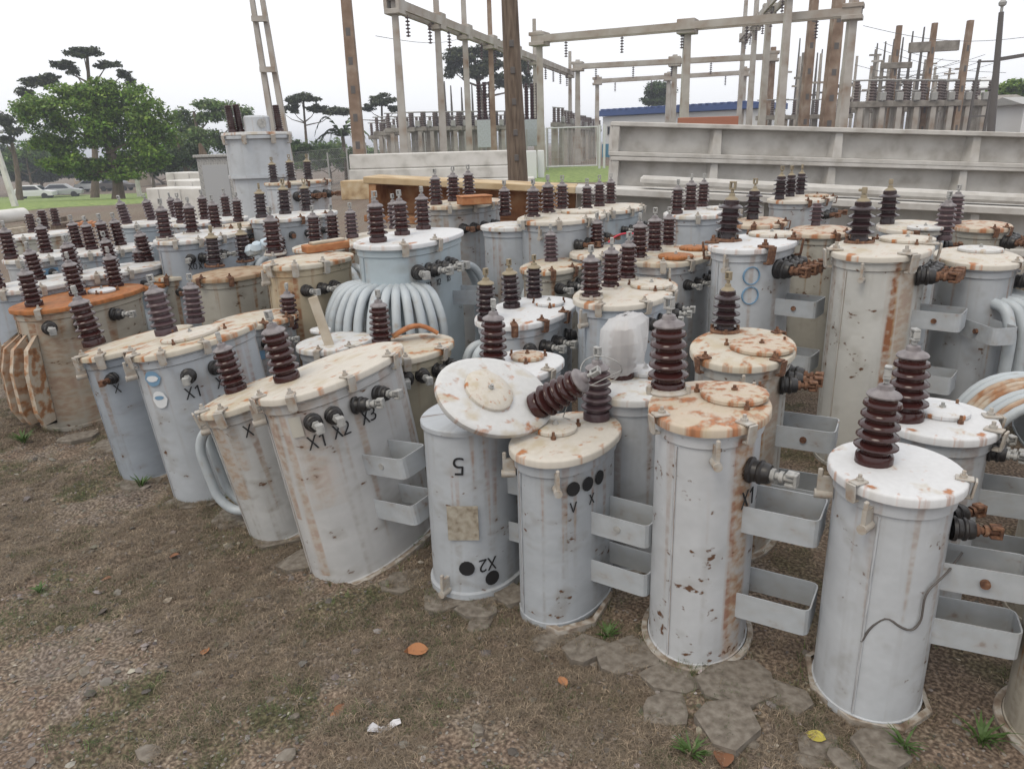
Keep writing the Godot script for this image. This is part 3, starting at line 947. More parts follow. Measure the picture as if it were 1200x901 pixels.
func build_background():
	K.string = string_mesh(0.8, 0.10)
	K.ins = ins_mesh(0.85, 0.13, 6)
	M.insul = solid(0.13, 0.10, 0.095, 0.5)
	# --- trees, left to right
	var green := Color(0.15, 0.25, 0.035)
	var dark := Color(0.05, 0.085, 0.03)
	var arau := Color(0.06, 0.075, 0.038)
	var pale := Color(0.14, 0.215, 0.065)
	tree("shade_tree", "broad bright green shade tree with a forked trunk on the lawn edge", "tree", 132, 46, 0.34, 125, [[100, 118, 40, 24], [58, 132, 34, 24], [142, 120, 38, 24], [172, 142, 30, 26], [115, 152, 46, 30], [62, 165, 34, 22], [88, 188, 30, 15], [166, 176, 30, 22], [132, 192, 32, 12], [40, 124, 16, 12], [190, 160, 16, 20], [192, 186, 14, 14], [100, 203, 26, 9], [150, 204, 24, 9], [70, 196, 20, 10], [80, 108, 22, 14], [125, 105, 20, 14]], 57.5, 0.119, green, "trees beyond the yard")
	tree("monkey_puzzle_tree", "tall dark flat topped araucaria rising behind the shade tree", "tree", 104, 64, 0.30, 62, [[100, 62, 18, 7], [74, 76, 15, 5], [126, 76, 14, 5], [146, 86, 9, 5], [152, 95, 6, 7], [42, 95, 20, 7], [30, 110, 10, 9], [86, 84, 9, 6], [62, 92, 12, 5]], 51.1, 0.150, arau, "trees beyond the yard")
	tree("monkey_puzzle_tree", "thin dark araucaria beside the leaning lamp post", "tree", 14, 62, 0.26, 140, [[2, 140, 16, 9], [20, 154, 11, 7], [8, 165, 10, 6], [26, 140, 8, 5]], 57.5, 0.137, arau, "trees beyond the yard")
	tree("dark_bush", "dense dark green bushes behind the parked cars", "bush", 45, 92, 0.2, 190, [[30, 195, 30, 16], [62, 190, 26, 18], [8, 190, 22, 22], [48, 206, 34, 8]], 44.6, 0.187, dark, "trees beyond the yard")
	tree("round_tree", "mid green round tree behind the tall white regulator tank", "tree", 240, 60, 0.26, 130, [[215, 142, 20, 18], [250, 130, 28, 14], [282, 140, 18, 18], [240, 165, 36, 18], [272, 172, 24, 16], [206, 172, 13, 16]], 44.6, 0.137, pale, "trees beyond the yard")
	tree("leaning_tree", "shaded leafy tree with slanting trunks near the white slabs", "tree", 218, 54, 0.20, 160, [[195, 188, 20, 14], [225, 184, 22, 16], [178, 196, 14, 10]], 44.6, 0.125, dark, "trees beyond the yard")
	tree("monkey_puzzle_tree", "small araucaria with a level crown beyond the fence corner", "tree", 357, 72, 0.2, 112, [[355, 116, 20, 6], [341, 128, 9, 6], [372, 127, 12, 5], [394, 131, 16, 5], [330, 131, 8, 4]], 57.5, 0.150, arau, "trees beyond the yard")
	tree("monkey_puzzle_tree", "araucaria standing behind the first concrete mast", "tree", 447, 76, 0.2, 114, [[449, 118, 17, 7], [430, 126, 9, 5], [465, 128, 11, 5], [404, 131, 13, 4]], 57.5, 0.150, arau, "trees beyond the yard")
	tree("monkey_puzzle_tree", "largest and darkest araucaria behind the dark wooden pole", "tree", 574, 80, 0.42, 62, [[540, 64, 20, 11], [576, 58, 22, 10], [606, 76, 17, 11], [560, 84, 20, 9], [590, 95, 16, 9], [530, 82, 11, 9], [617, 92, 9, 11], [575, 74, 18, 8]], 44.6, 0.175, arau, "trees beyond the yard")
	tree("hedge_bush", "bright green hedge bushes along the far wire fence", "bush", 365, 62, 0.1, 175, [[350, 178, 22, 14], [384, 180, 20, 14], [410, 184, 14, 12], [326, 182, 14, 12], [300, 186, 16, 12]], 51.1, 0.125, Color(0.07, 0.13, 0.03), "trees beyond the yard")
	tree("dark_bush", "dim distant bushes behind the beige house", "bush", 190, 112, 0.2, 205, [[165, 200, 24, 10], [205, 198, 26, 12], [250, 200, 26, 12], [110, 196, 26, 12], [290, 196, 24, 12]], 31.9, 0.213, dark, "trees beyond the yard")
	tree("round_bush", "round clipped tree top above the blue roof", "tree", 774, 96, 0.2, 108, [[774, 108, 18, 13], [768, 118, 20, 8]], 57.5, 0.162, dark, "trees beyond the yard")
	tree("leafy_tree", "leafy tree behind the brown shed and lamp mast", "tree", 1184, 60, 0.2, 104, [[1186, 102, 20, 8], [1166, 108, 14, 6], [1205, 106, 14, 10]], 51.1, 0.137, green, "trees beyond the yard")
	palm(405, 64)
	var belt := ["leafy green belt tree left of the grey cabinet", "leafy green belt tree behind the leaning tree", "leafy green belt tree right behind the regulator", "leafy green belt tree behind the hedge bushes", "leafy green belt tree by the palm", "leafy green belt tree behind the tall brown mast", "leafy green belt tree behind the lamp post"]
	var bu := [175, 215, 300, 338, 385, 425, 30]
	for k in 7:
		var u: float = bu[k]
		tree("belt_tree", belt[k], "tree", u, 88 + 3 * (k % 3), 0.2, 185, [[u, 178 + 5 * (k % 2), 22, 16], [u - 18, 190, 18, 12], [u + 18, 188, 18, 12]], 16.0, 0.2, Color(0.12, 0.20, 0.045), "trees beyond the yard")
	# --- lamp post at the far left
	var o := base("lamp_post", spot(9, 27))
	var lp := on_d(1, 190, 27) - o.position
	part("pole", bar_mesh(Vector3(0, -0.3, 0), lp * 1.6, 0.17, 0.12), M.conc_pale, o)
	var hm := MB.new(); hm.box(lp * 1.6 + Vector3(0.1, 0.05, 0), Vector3(0.5, 0.12, 0.22), Basis.IDENTITY, 0.03)
	part("lamp_head", hm.done(), M.zinc, o)
	tag(o, "pale concrete lamp post leaning at the lawn edge", "lamp post")
	# --- cars
	for q in [[33, 82, 0.2, "white parked car by the dark bushes", M.whitepaint], [66, 84, 0.35, "silver parked car, the bulkier one by the bushes", M.steel], [107, 96, 0.1, "small pale car parked in front of the beige house", M.whitepaint], [133, 96, 0.0, "dark car parked beside the shade tree's trunk", M.steel_dark]]:
		car(q[0], q[1], q[2], q[3], q[4])
	# --- beige house behind the tree
	house("beige_house", "beige house half hidden behind the shade tree", 84, 150, 188, 104, 6.0, M.beige, M.brick, 4)
	# --- bus-stop like shelter
	o = base("shelter", spot(158, 62))
	var sh := on_d(158, 203, 62) - o.position
	part("post", bar_mesh(Vector3(0, -0.2, 0), Vector3(0, sh.y, 0), 0.3, 0.25), M.conc_pale, o)
	var rm := MB.new(); rm.box(Vector3(0, sh.y + 0.06, 0), Vector3(2.0, 0.12, 1.4), Basis.from_euler(Vector3(0, 0, 0.06)), 0.02)
	part("roof", rm.done(), M.conc_pale, o)
	tag(o, "small flat roofed concrete shelter on the lawn", "shelter")
	# --- white slabs on the ground left of the regulator
	for q in [[189, 262, 221, 236, 21, "long white concrete slab lying lowest by the grey cabinet"], [214, 258, 212, 224, 23, "short white concrete slab stacked on the long one"], [206, 255, 203, 213, 30, "pale slab lying behind the stacked white slabs"]]:
		var a := on_d(q[0], q[3], q[4]); var b := on_d(q[1], q[3] - 3, q[4] - 1.0)
		var h := on_d(q[0], q[2], q[4]).y - a.y
		var mm := MB.new()
		var mid := (a + b) * 0.5
		var floor_y := 0.0
		mm.box(Vector3(0, (h + mid.y) * 0.5, 0), Vector3(a.distance_to(b), h + mid.y - 0.0, 0.9), Basis.IDENTITY, 0.02)
		for k in 3: mm.box(Vector3(-a.distance_to(b) * 0.3 + k * 0.8, (h + mid.y) * 0.5, 0.46), Vector3(0.06, h + mid.y - 0.06, 0.04))
		var ob := part("concrete_slab", mm.done(), M.conc_pale, self, tx(Vector3(mid.x, floor_y, mid.z), Vector3(0, atan2(-(b.z - a.z), b.x - a.x), 0)))
		tag(ob, q[5], "slab", "white concrete slabs")
	# grey cabinet
	o = base("grey_cabinet", spot(258, 17))
	var ch := on_d(258, 184, 17).y
	var cb := MB.new(); cb.box(Vector3(0, ch * 0.5, 0), Vector3(0.75, ch, 0.6), Basis.IDENTITY, 0.02)
	part("housing", cb.done(), M.zinc, o)
	cb = MB.new(); cb.box(Vector3(0, ch + 0.03, 0), Vector3(0.85, 0.06, 0.7), Basis.IDENTITY, 0.01)
	part("roof", cb.done(), M.zinc, o)
	cb = MB.new(); cb.box(Vector3(0.0, ch * 0.5, 0.306), Vector3(0.55, ch * 0.8, 0.012), Basis.IDENTITY, 0.004)
	part("door", cb.done(), M.steel, o)
	tag(o, "plain grey metal cabinet behind the tall white regulator", "cabinet")
	# tree stump-like leaning post beside it
	o = base("dead_stump", spot(243, 24))
	var tm := MB.new(); tm.tube([Vector3(0.25, -0.2, 0), Vector3(0.1, 0.8, 0), Vector3(-0.05, 1.6, 0.05), Vector3(-0.12, on_d(241, 168, 24).y, 0)], [0.22, 0.17, 0.13, 0.05], 8)
	part("trunk", tm.done(), M.wood, o)
	tag(o, "bare grey broken tree trunk beside the white slabs", "stump")
	# --- wire fence
	fence()
	# --- gantries
	var A := on_d(462, 6, 31); var B := on_d(668, 86, 62)
	var posts := []
	for q in [[0.0, -12], [0.135, -25], [0.245, -22], [0.37, -18], [0.52, 10], [0.66, 22], [1.0, 60]]:
		var p := A.lerp(B, q[0])
		var u := 600.0 + 0.0
		var loc: Vector3 = CB.transposed() * (p - EYE)
		u = 600.0 + FOC * loc.x / -loc.z
		# the post is vertical: its foot column differs from its beam column, so carry x over
		posts.append([u, -p.z, q[1], 450.5 - FOC * loc.y / -loc.z])
	gantry("long concrete gantry receding past the dark wooden pole with many posts", posts, [A, B], 0.33, 14, 0.26, [3])
	gantry("nearest wide concrete gantry of three posts above the concrete beams", [[632, 43, 36, 45], [806, 39.5, 24, 32], [1000, 36, -30, 14]], [on_d(632, 46, 43), on_d(1002, 14, 36)], 0.33, 5, 0.36, [])
	gantry("middle concrete gantry of three posts beyond the nearest one", [[677, 60, 70, 78], [791, 58, 64, 72], [906, 56, 55, 66]], [on_d(677, 78, 60), on_d(906, 66, 56)], 0.33, 5, 0.36, [2])
	gantry("farthest and lowest concrete gantry before the blue roof", [[700, 73, 88, 95], [784, 72, 84, 90], [873, 71, 78, 85]], [on_d(700, 95, 73), on_d(873, 85, 71)], 0.33, 4, 0.36, [])
	A = on_d(926, -14, 36); B = on_d(872, 44, 66)
	posts = []
	for q in [[0.0, -40], [0.3, -30], [0.62, -10], [1.0, 0]]:
		var p := A.lerp(B, q[0])
		var loc: Vector3 = CB.transposed() * (p - EYE)
		posts.append([600.0 + FOC * loc.x / -loc.z, -p.z, q[1], 450.5 - FOC * loc.y / -loc.z])
	gantry("receding concrete gantry crossing behind the nearest wide one", posts, [A, B], 0.33, 6, 0.3, [])
	for q in [[937, 44, -20, 0.5, "brown stained concrete mast, the slimmer of two by the gantry"], [964, 40, -20, 0.62, "brown stained concrete mast, the broader of two by the gantry"], [1034, 42, 30, 0.3, "brown mast with a single crossarm over the switch stands"], [1073, 42, 27, 0.3, "brown mast carrying one end of the mossy crossbeam"], [1112, 42, 24, 0.34, "brown mast carrying the other end of the mossy crossbeam"], [423, 33, -10, 0.5, "tall brown concrete mast beside the wire fence"]]:
		mast(q[0], q[1], q[2], q[3], q[4])
	# crossbeam between the two right masts
	var cm := MB.new()
	var ca := on_d(1066, 56, 42); var cbb := on_d(1124, 53, 42)
	cm.box((ca + cbb) * 0.5, Vector3(0.22, 0.5, ca.distance_to(cbb)), Basis.looking_at((cbb - ca).normalized()), 0.02)
	tag(part("crossbeam", cm.done(), M.conc_dark, self), "mossy concrete crossbeam between two brown masts", "beam")
	# thin lightning masts
	for q in [[951, 64, 58], [946, 62, 62], [969, 60, 46], [977, 58, 42], [985, 56, 38], [1012, 60, 51], [1021, 60, 49], [1050, 56, 37], [1062, 54, 32], [925, 66, 45], [533, 66, 100], [545, 66, 102], [557, 68, 98], [526, 66, 95], [1030, 58, 46], [1040, 60, 44]]:
		var p := spot(q[0], q[1])
		var m := MB.new()
		var h := on_d(q[0], q[2], q[1]).y - p.y
		m.tube([Vector3(0, -0.1, 0), Vector3(0, h * 0.55, 0), Vector3(0, h, 0)], [0.16, 0.12, 0.05], 7)
		m.box(Vector3(0, h * 0.6, 0), Vector3(0.7, 0.14, 0.14))
		tag(part("slim_mast", m.done(), M.steel_dark, self, tx(p)), "slim dark mast with a short crossarm among the switch stands", "mast", "slim masts of the switchyard")
	for k in 26:
		var u := rng.randf_range(1006, 1132) if k < 17 else rng.randf_range(872, 1000)
		var dd := rng.randf_range(44, 64)
		var p := spot(u, dd)
		var h := on_d(u, rng.randf_range(58, 112), dd).y - p.y
		var m := MB.new()
		bar(m, Vector3(0, -0.1, 0), Vector3(0, h, 0), 0.17, 0.12)
		m.box(Vector3(0, h * rng.randf_range(0.7, 0.95), 0), Vector3(0.8, 0.12, 0.16))
		tag(part("slim_post", m.done(), M.post if k % 3 else M.conc_dark, self, tx(p)), "thin grey concrete post with a short crosspiece among the switch stands", "post", "thin posts of the switchyard")
	for k in 9:
		# conductors sagging between the posts
		var ua := rng.randf_range(1000, 1050); var ub := rng.randf_range(1095, 1180)
		var a2 := on_d(ua, rng.randf_range(45, 110), 46); var b2 := on_d(ub, rng.randf_range(45, 110), 44)
		var pts := []
		for q in 11: pts.append(a2.lerp(b2, q / 10.0) - Vector3(0, 0.35 * sin(PI * q / 10.0), 0))
		var m := MB.new(); m.tube(pts, 0.012, 4)
		tag(part("overhead_wire", m.done(), M.steel_dark, self), "thin overhead wire strung between the switchyard masts", "wire", "overhead wires")
	# --- switch stands: two concrete legs, a cap beam and three insulators
	var st := base("switch_stand", spot(458, 52))
	part("leg", post_mesh(2.55, 0.26, 0.24), M.post, st, tx(Vector3(-0.5, 0, 0)))
	part("leg", post_mesh(2.55, 0.26, 0.24), M.post, st, tx(Vector3(0.5, 0, 0)))
	part("leg", post_mesh(2.55, 0.22, 0.2), M.post, st, tx(Vector3(0.0, 0, -0.35)))
	var sb := MB.new(); sb.box(Vector3(0, 2.68, 0), Vector3(1.9, 0.26, 0.34), Basis.IDENTITY, 0.02)
	part("cap_beam", sb.done(), M.conc_dark, st)
	for k in 3: part("insulator", K.ins, M.insul, st, tx(Vector3(-0.7 + k * 0.7, 2.81, 0)))
	var bb := MB.new(); bb.tube([Vector3(-0.95, 3.70, 0), Vector3(0.95, 3.70, 0)], 0.04, 6); bb.box(Vector3(0.4, 3.0, 0.16), Vector3(0.3, 0.36, 0.2), Basis.IDENTITY, 0.02)
	part("busbar", bb.done(), M.zinc, st)
	tag(st, "concrete switch stand with brown insulators behind the wire fence", "switch stand", "switch stands of the substation")
	var n := 0
	for row in [[472, 596, 10, 50, 53, "concrete switch stand with brown insulators behind the wire fence"], [450, 604, 11, 58, 60, "concrete switch stand with brown insulators behind the wire fence"], [652, 704, 7, 52, 84, "concrete switch stand with brown insulators in the row behind the pipe gate"], [1012, 1130, 7, 40, 43, "concrete switch stand with brown insulators beyond the stacked concrete beams"], [1008, 1120, 6, 50, 53, "concrete switch stand with brown insulators beyond the stacked concrete beams"], [900, 975, 4, 48, 50, "concrete switch stand with brown insulators beyond the stacked concrete beams"]]:
		for k in row[2]:
			var f := float(k) / maxi(row[2] - 1, 1)
			var dp := lerpf(row[3], row[4], f)
			var u := lerpf(row[0], row[1], f) if row[5].find("gate") < 0 else 0.0
			var p := spot(u, dp)
			if row[5].find("gate") >= 0:
				var ga := spot(655, 50); var gb := spot(700, 84)
				p = ga.lerp(gb, f)
			var c = st.duplicate()
			c.name = numbered("switch_stand")
			add_child(c)
			c.position = p
			c.rotation.y = (0.0 if row[5].find("gate") < 0 else 1.2) + rng.randf_range(-0.08, 0.08)
			c.scale = Vector3.ONE * (1.0 if row[0] < 1000 else 1.12)
			c.set_meta("label", row[5])
	# --- breaker cabinets with tall brown bushings
	for q in [[571, 45, "pale grey breaker cabinet with tall brown bushings left of the wooden pole"], [625, 47, "pale grey breaker cabinet with tall brown bushings between pole and gate"]]:
		var bo := base("breaker_cabinet", spot(q[0], q[1]))
		var cbx := MB.new(); cbx.box(Vector3(0, 2.2, 0), Vector3(0.95, 1.5, 0.8), Basis.IDENTITY, 0.02)
		part("cabinet", cbx.done(), M.tube, bo)
		for lx in [-0.4, 0.4]: part("leg", bar_mesh(Vector3(lx, -0.1, 0), Vector3(lx, 1.44, 0), 0.12, 0.12), M.zinc, bo)
		for k in 3: part("bushing", ins_mesh(2.0, 0.15, 12), M.porc, bo, tx(Vector3(-0.33 + 0.33 * k, 2.96, 0)))
		tag(bo, q[2], "breaker", "breaker cabinets")
	gate()
	# --- buildings on the right
	var wb := base("blue_roof_building", spot(706, 80))
	var wl := spot(706, 80); var wr := spot(884, 70)
	var ln := wl.distance_to(wr)
	wb.rotation.y = atan2(-(wr.z - wl.z), wr.x - wl.x)
	var top := on_d(706, 137, 80).y
	var wm := MB.new(); wm.box(Vector3(ln * 0.5, top * 0.5 - 0.1, -3), Vector3(ln, top + 0.2, 6))
	part("wall", wm.done(), M.whitepaint, wb)
	wm = MB.new(); wm.box(Vector3(ln * 0.5, 0.55, 0.06), Vector3(ln, 1.5, 0.1))
	part("painted_band", wm.done(), M.teal, wb)
	var rf := MB.new(); rf.box(Vector3(ln * 0.5, top + 0.32, -3), Vector3(ln + 0.8, 0.55, 7.0), Basis.IDENTITY, 0.03)
	var roof := part("roof", rf.done(), M.bluepaint, wb)
	for k in int(ln / 0.7):
		var rib := MB.new(); rib.box(Vector3(0.2 + k * 0.7, top + 0.66, -3), Vector3(0.35, 0.14, 7.1), Basis.IDENTITY, 0.03)
		part("roof_rib", rib.done(), M.bluepaint, roof)
	for k in 5:
		var fr := MB.new(); fr.box(Vector3(1.2 + k * 3.2, top * 0.66, 0.02), Vector3(1.3, 0.9, 0.12))
		var wi := part("window", fr.done(), M.zinc, wb)
		var gl := MB.new(); gl.box(Vector3(1.2 + k * 3.2, top * 0.66, 0.085), Vector3(1.1, 0.72, 0.02))
		part("pane", gl.done(), M.glass, wi)
	tag(wb, "long low white building with a blue ribbed roof", "building")
	var bw2 := MB.new()
	var ba := on_d(795, 138, 34); var bbq := on_d(865, 138, 34)
	bw2.box(Vector3((ba.x + bbq.x) * 0.5, ba.y * 0.5, -34), Vector3(ba.distance_to(bbq), ba.y, 0.25), Basis.IDENTITY, 0.02)
	tag(part("brick_wall", bw2.done(), M.brick, self), "low red brick wall before the blue roofed building", "wall")
	# silo, shed, white hut
	var so := base("silo", spot(1140, 66))
	var sh2 := on_d(1140, 90, 66).y
	var sm := MB.new(); sm.lathe(18, [[1.5, -0.2], [1.5, sh2 * 0.85], [0.3, sh2], [0.0, sh2]])
	part("shell", sm.done(), M.whitepaint, so)
	sm = MB.new(); sm.lathe(10, [[0.9, 0], [0.9, sh2 * 0.8], [0.2, sh2 * 0.9], [0, sh2 * 0.9]], tx(Vector3(-2.6, 0, 1)))
	part("side_tank", sm.done(), M.whitepaint, so)
	tag(so, "pale cylindrical silo among the masts", "silo")
	house("brown_shed", "brown boarded shed under the leafy tree", 1148, 1190, 110, 46, 3.0, M.conc_dark, M.conc_dark, 1)
	house("white_hut", "small white hut with a blue window beside the brown shed", 1188, 1216, 112, 42, 3.0, M.whitepaint, M.zinc, 1)
	# lamp mast at the right edge
	var ro := base("lamp_mast", spot(1158, 30))
	var rt := on_d(1174, 14, 30) - ro.position
	var rmm := MB.new(); rmm.tube([Vector3(0, -0.2, 0), rt * 0.5, rt], [0.17, 0.13, 0.09], 9)
	part("pole", rmm.done(), M.steel_dark, ro)
	rmm = MB.new(); rmm.lathe(10, [[0.05, 0.0], [0.05, 0.18], [0.12, 0.22], [0.14, 0.32], [0.08, 0.40], [0.0, 0.42]], tx(rt))
	part("lamp_head", rmm.done(), M.zinc, ro)
	var arm0 := on_d(1168, 70, 30) - ro.position
	part("arm", bar_mesh(arm0, on_d(1240, 58, 30) - ro.position, 0.14, 0.12), M.steel_dark, ro)
	tag(ro, "dark round lamp mast with a long side arm", "mast")
	# ladder-like steel frame by the silo
	var lo := base("steel_frame", spot(1136, 40))
	var lh := on_d(1136, 70, 40).y
	for sx in [-0.42, 0.42]: part("upright", bar_mesh(Vector3(sx, -0.1, 0), Vector3(sx + 0.1, lh, 0), 0.1, 0.1), M.steel_dark, lo)
	for k in 4: part("rung", bar_mesh(Vector3(-0.42, 1.0 + k * (lh - 1.1) / 3.0, 0.0), Vector3(0.47, 1.0 + k * (lh - 1.1) / 3.0, 0.0), 0.08, 0.08), M.steel_dark, lo)
	tag(lo, "dark steel ladder frame standing before the silo", "frame")
	# wooden pole between yard and substation
	var po := base("wooden_pole", spot(607.5, 13))
	var pt := on_d(596.5, -12, 13) - po.position
	var pm := MB.new()
	pm.tube([Vector3(0.02, -0.3, 0), pt * 0.3 + Vector3(0.01, 0, 0), pt * 0.65, pt], [0.185, 0.17, 0.15, 0.13], 14)
	part("shaft", pm.done(), M.wood, po)
	for f in [0.36, 0.46, 0.58, 0.70, 0.80]:
		var hb := MB.new(); hb.box(Vector3.ZERO, Vector3(0.07, 0.1, 0.03), Basis.IDENTITY, 0.006)
		part("notch_plate", hb.done(), M.steel_dark, po, tx(pt * f + Vector3(0.0, 0, lerpf(0.178, 0.135, f))))
	tag(po, "thick dark weathered wooden pole rising behind the tan beam", "pole")
	# twin poles at the left
	var tp := base("twin_pole", spot(333, 26))
	for q in [[294, 330.0], [306, 345.0]]:
		var foot := on_d(q[1], 215, 26); foot.y = 0
		var tt := on_d(q[0], -8, 26)
		part("pole", bar_mesh(foot - tp.position, tt - tp.position, 0.2, 0.14), M.post, tp)
	for v in [23, 82]:
		var ya := on_d(lerpf(294, 330, (v + 8) / 223.0) - 2, v, 26) - tp.position; var yb := on_d(lerpf(306, 345, (v + 8) / 223.0) + 3, v, 26) - tp.position
		part("spreader", bar_mesh(ya + Vector3(0, 0, 0.18), yb + Vector3(0, 0, 0.18), 0.16, 0.16), M.post, tp)
	tag(tp, "pair of slender leaning concrete poles behind the regulator", "pole")
	# white beams on the ground before the fence
	white_beams()
	# overhead wires
	for q in [[[340, -30, 40], [1260, 118, 60]], [[1012, 30, 38], [1240, 38, 36]], [[440, 42, 32], [560, 36, 60]]]:
		var a := on_d(q[0][0], q[0][1], q[0][2]); var b := on_d(q[1][0], q[1][1], q[1][2])
		if q[0][0] == 340: continue
		var pts := []
		for k in 13:
			var f := k / 12.0
			pts.append(a.lerp(b, f) - Vector3(0, 0.5 * sin(PI * f), 0))
		var m := MB.new(); m.tube(pts, 0.012, 5)
		tag(part("overhead_wire", m.done(), M.steel_dark, self), "thin overhead wire strung between the switchyard masts", "wire", "overhead wires")

func palm(u: float, depth: float):
	var at := spot(u, depth)
	var o := base("palm_tree", at)
	var h := on_d(u, 160, depth).y - at.y
	var m := MB.new(); m.tube([Vector3(0, -0.2, 0), Vector3(0.1, h * 0.5, 0), Vector3(0, h, 0)], [0.22, 0.17, 0.15], 8)
	part("trunk", m.done(), M.wood, o)
	for k in 12:
		var an := TAU * k / 12 + rng.randf_range(-0.2, 0.2)
		var fm := MB.new()
		var el := rng.randf_range(0.3, 1.2)
		var prev := Vector3(0, h, 0)
		for s in 9:
			var f := (s + 1) / 9.0
			var p := Vector3(cos(an) * 2.4 * f, h + el * 1.6 * sin(f * 2.4) - 0.9 * f * f, sin(an) * 2.4 * f)
			var dr := (p - prev).normalized()
			var sd := dr.cross(Vector3.UP).normalized()
			for e in [-1.0, 1.0]:
				var nn := Vector3(0, 1, 0)
				var b := fm.v.size()
				fm.v.append_array([prev, p, p + sd * e * 0.55 * (1.05 - f) + Vector3(0, -0.22, 0) + dr * 0.2])
				fm.n.append_array([nn, nn, nn]); fm.t.append_array([Vector2.ZERO, Vector2.ZERO, Vector2.ZERO])
				var cc := Color(0.07, 0.11, 0.03) * rng.randf_range(0.7, 1.2)
				fm.c.append_array([cc, cc, cc])
				fm.i.append_array([b, b + 1, b + 2])
			prev = p
		part("frond", fm.done(), M.leafmat, o)
	tag(o, "small palm with drooping fronds beside the brown mast", "palm tree", "trees beyond the yard")

func mast(u: float, depth: float, vtop: float, w: float, label: String):
	var at := spot(u, depth)
	var o := base("concrete_mast", at)
	var tp := on_d(u + (u - 680.0) * 0.035, vtop, depth)
	var h := tp.y - at.y
	part("shaft", post_mesh(h, w, w * 0.75), M.post_brown, o)
	for k in 5:
		var y := h * (0.25 + 0.14 * k)
		var m := MB.new(); m.box(Vector3(0, y, lerpf(w, w * 0.75, y / h) * 0.5), Vector3(w * 0.36, 0.3, 0.02), Basis.IDENTITY, 0.004)
		part("slot", m.done(), M.steel_dark, o)
	if label.find("crossarm") >= 0:
		var ca := MB.new(); ca.box(Vector3(0, h * 0.72, w * 0.55), Vector3(1.6, 0.3, 0.2), Basis.IDENTITY, 0.02)
		part("crossarm", ca.done(), M.conc_dark, o)
	tag(o, label, "mast", "concrete masts")

func car(u: float, depth: float, turn: float, label: String, mat: Material):
	var o := base("parked_car", spot(u, depth), turn)
	var m := MB.new()
	var side := [Vector2(-2.05, 0.35), Vector2(2.05, 0.35), Vector2(2.1, 0.75), Vector2(1.2, 0.92), Vector2(0.55, 1.42), Vector2(-0.9, 1.45), Vector2(-1.65, 0.98), Vector2(-2.1, 0.9)]
	for k in side.size():
		var j := (k + 1) % side.size()
		var a: Vector2 = side[k]; var b: Vector2 = side[j]
		var wa := 0.84 if a.y < 1.2 else 0.66; var wb := 0.84 if b.y < 1.2 else 0.66
		m.quad(Vector3(a.x, a.y, wa), Vector3(a.x, a.y, -wa), Vector3(b.x, b.y, -wb), Vector3(b.x, b.y, wb))
		m.tri(Vector3(a.x, a.y, wa), Vector3(b.x, b.y, wb), Vector3(0, 0.8, 0.86))
		m.tri(Vector3(b.x, b.y, -wb), Vector3(a.x, a.y, -wa), Vector3(0, 0.8, -0.86))
	part("body", m.done(), mat, o)
	for e in [-1.0, 1.0]:
		var gm := MB.new()
		gm.quad(Vector3(-1.35, 1.0, e * 0.86), Vector3(0.95, 1.0, e * 0.86), Vector3(0.45, 1.36, e * 0.72), Vector3(-0.85, 1.38, e * 0.72))
		part("side_window", gm.done(), M.glass, o)
		for wx in [-1.3, 1.3]:
			var wm := MB.new(); wm.lathe(14, [[0.0, -0.1], [0.31, -0.1], [0.33, 0.0], [0.31, 0.1], [0.0, 0.1]], tx(Vector3.ZERO, Vector3(PI / 2, 0, 0)))
			part("wheel", wm.done(), M.tyre, o, tx(Vector3(wx, 0.33, e * 0.78)))
	var ws := MB.new(); ws.quad(Vector3(1.18, 0.96, 0.7), Vector3(1.18, 0.96, -0.7), Vector3(0.62, 1.38, -0.6), Vector3(0.62, 1.38, 0.6))
	part("windscreen", ws.done(), M.glass, o)
	tag(o, label, "car", "parked cars")

func house(n: String, label: String, u0: float, u1: float, vtop: float, depth: float, dp: float, wall: Material, roof: Material, wins: int):
	var a := spot(u0, depth); var b := spot(u1, depth)
	var o := base(n, (a + b) * 0.5)
	var w := a.distance_to(b)
	var h := on_d((u0 + u1) * 0.5, vtop, depth).y - o.position.y
	var m := MB.new(); m.box(Vector3(0, h * 0.42, -dp * 0.5), Vector3(w, h * 0.84 + 0.2, dp))
	part("wall", m.done(), wall, o)
	m = MB.new()
	var y0 := h * 0.84 + 0.1
	var e := 0.3
	var p := [Vector3(-w * 0.5 - e, y0, e), Vector3(w * 0.5 + e, y0, e), Vector3(w * 0.5 + e, h, -dp * 0.5), Vector3(-w * 0.5 - e, h, -dp * 0.5), Vector3(-w * 0.5 - e, y0, -dp - e), Vector3(w * 0.5 + e, y0, -dp - e)]
	m.quad(p[0], p[1], p[2], p[3]); m.quad(p[5], p[4], p[3], p[2]); m.tri(p[4], p[0], p[3]); m.tri(p[1], p[5], p[2]); m.quad(p[4], p[5], p[1], p[0])
	part("roof", m.done(), roof, o)
	for k in wins:
		var x := -w * 0.5 + w * (k + 0.5) / wins
		var fm := MB.new(); fm.box(Vector3(x, h * 0.45, 0.03), Vector3(minf(1.4, w * 0.3), h * 0.3, 0.1))
		var f := part("window", fm.done(), M.whitepaint, o)
		var gm := MB.new(); gm.box(Vector3(x, h * 0.45, 0.09), Vector3(minf(1.4, w * 0.3) - 0.16, h * 0.3 - 0.16, 0.02))
		part("pane", gm.done(), M.bluepaint if n == "white_hut" else M.glass, f)
	tag(o, label, "building" if n != "brown_shed" else "shed")

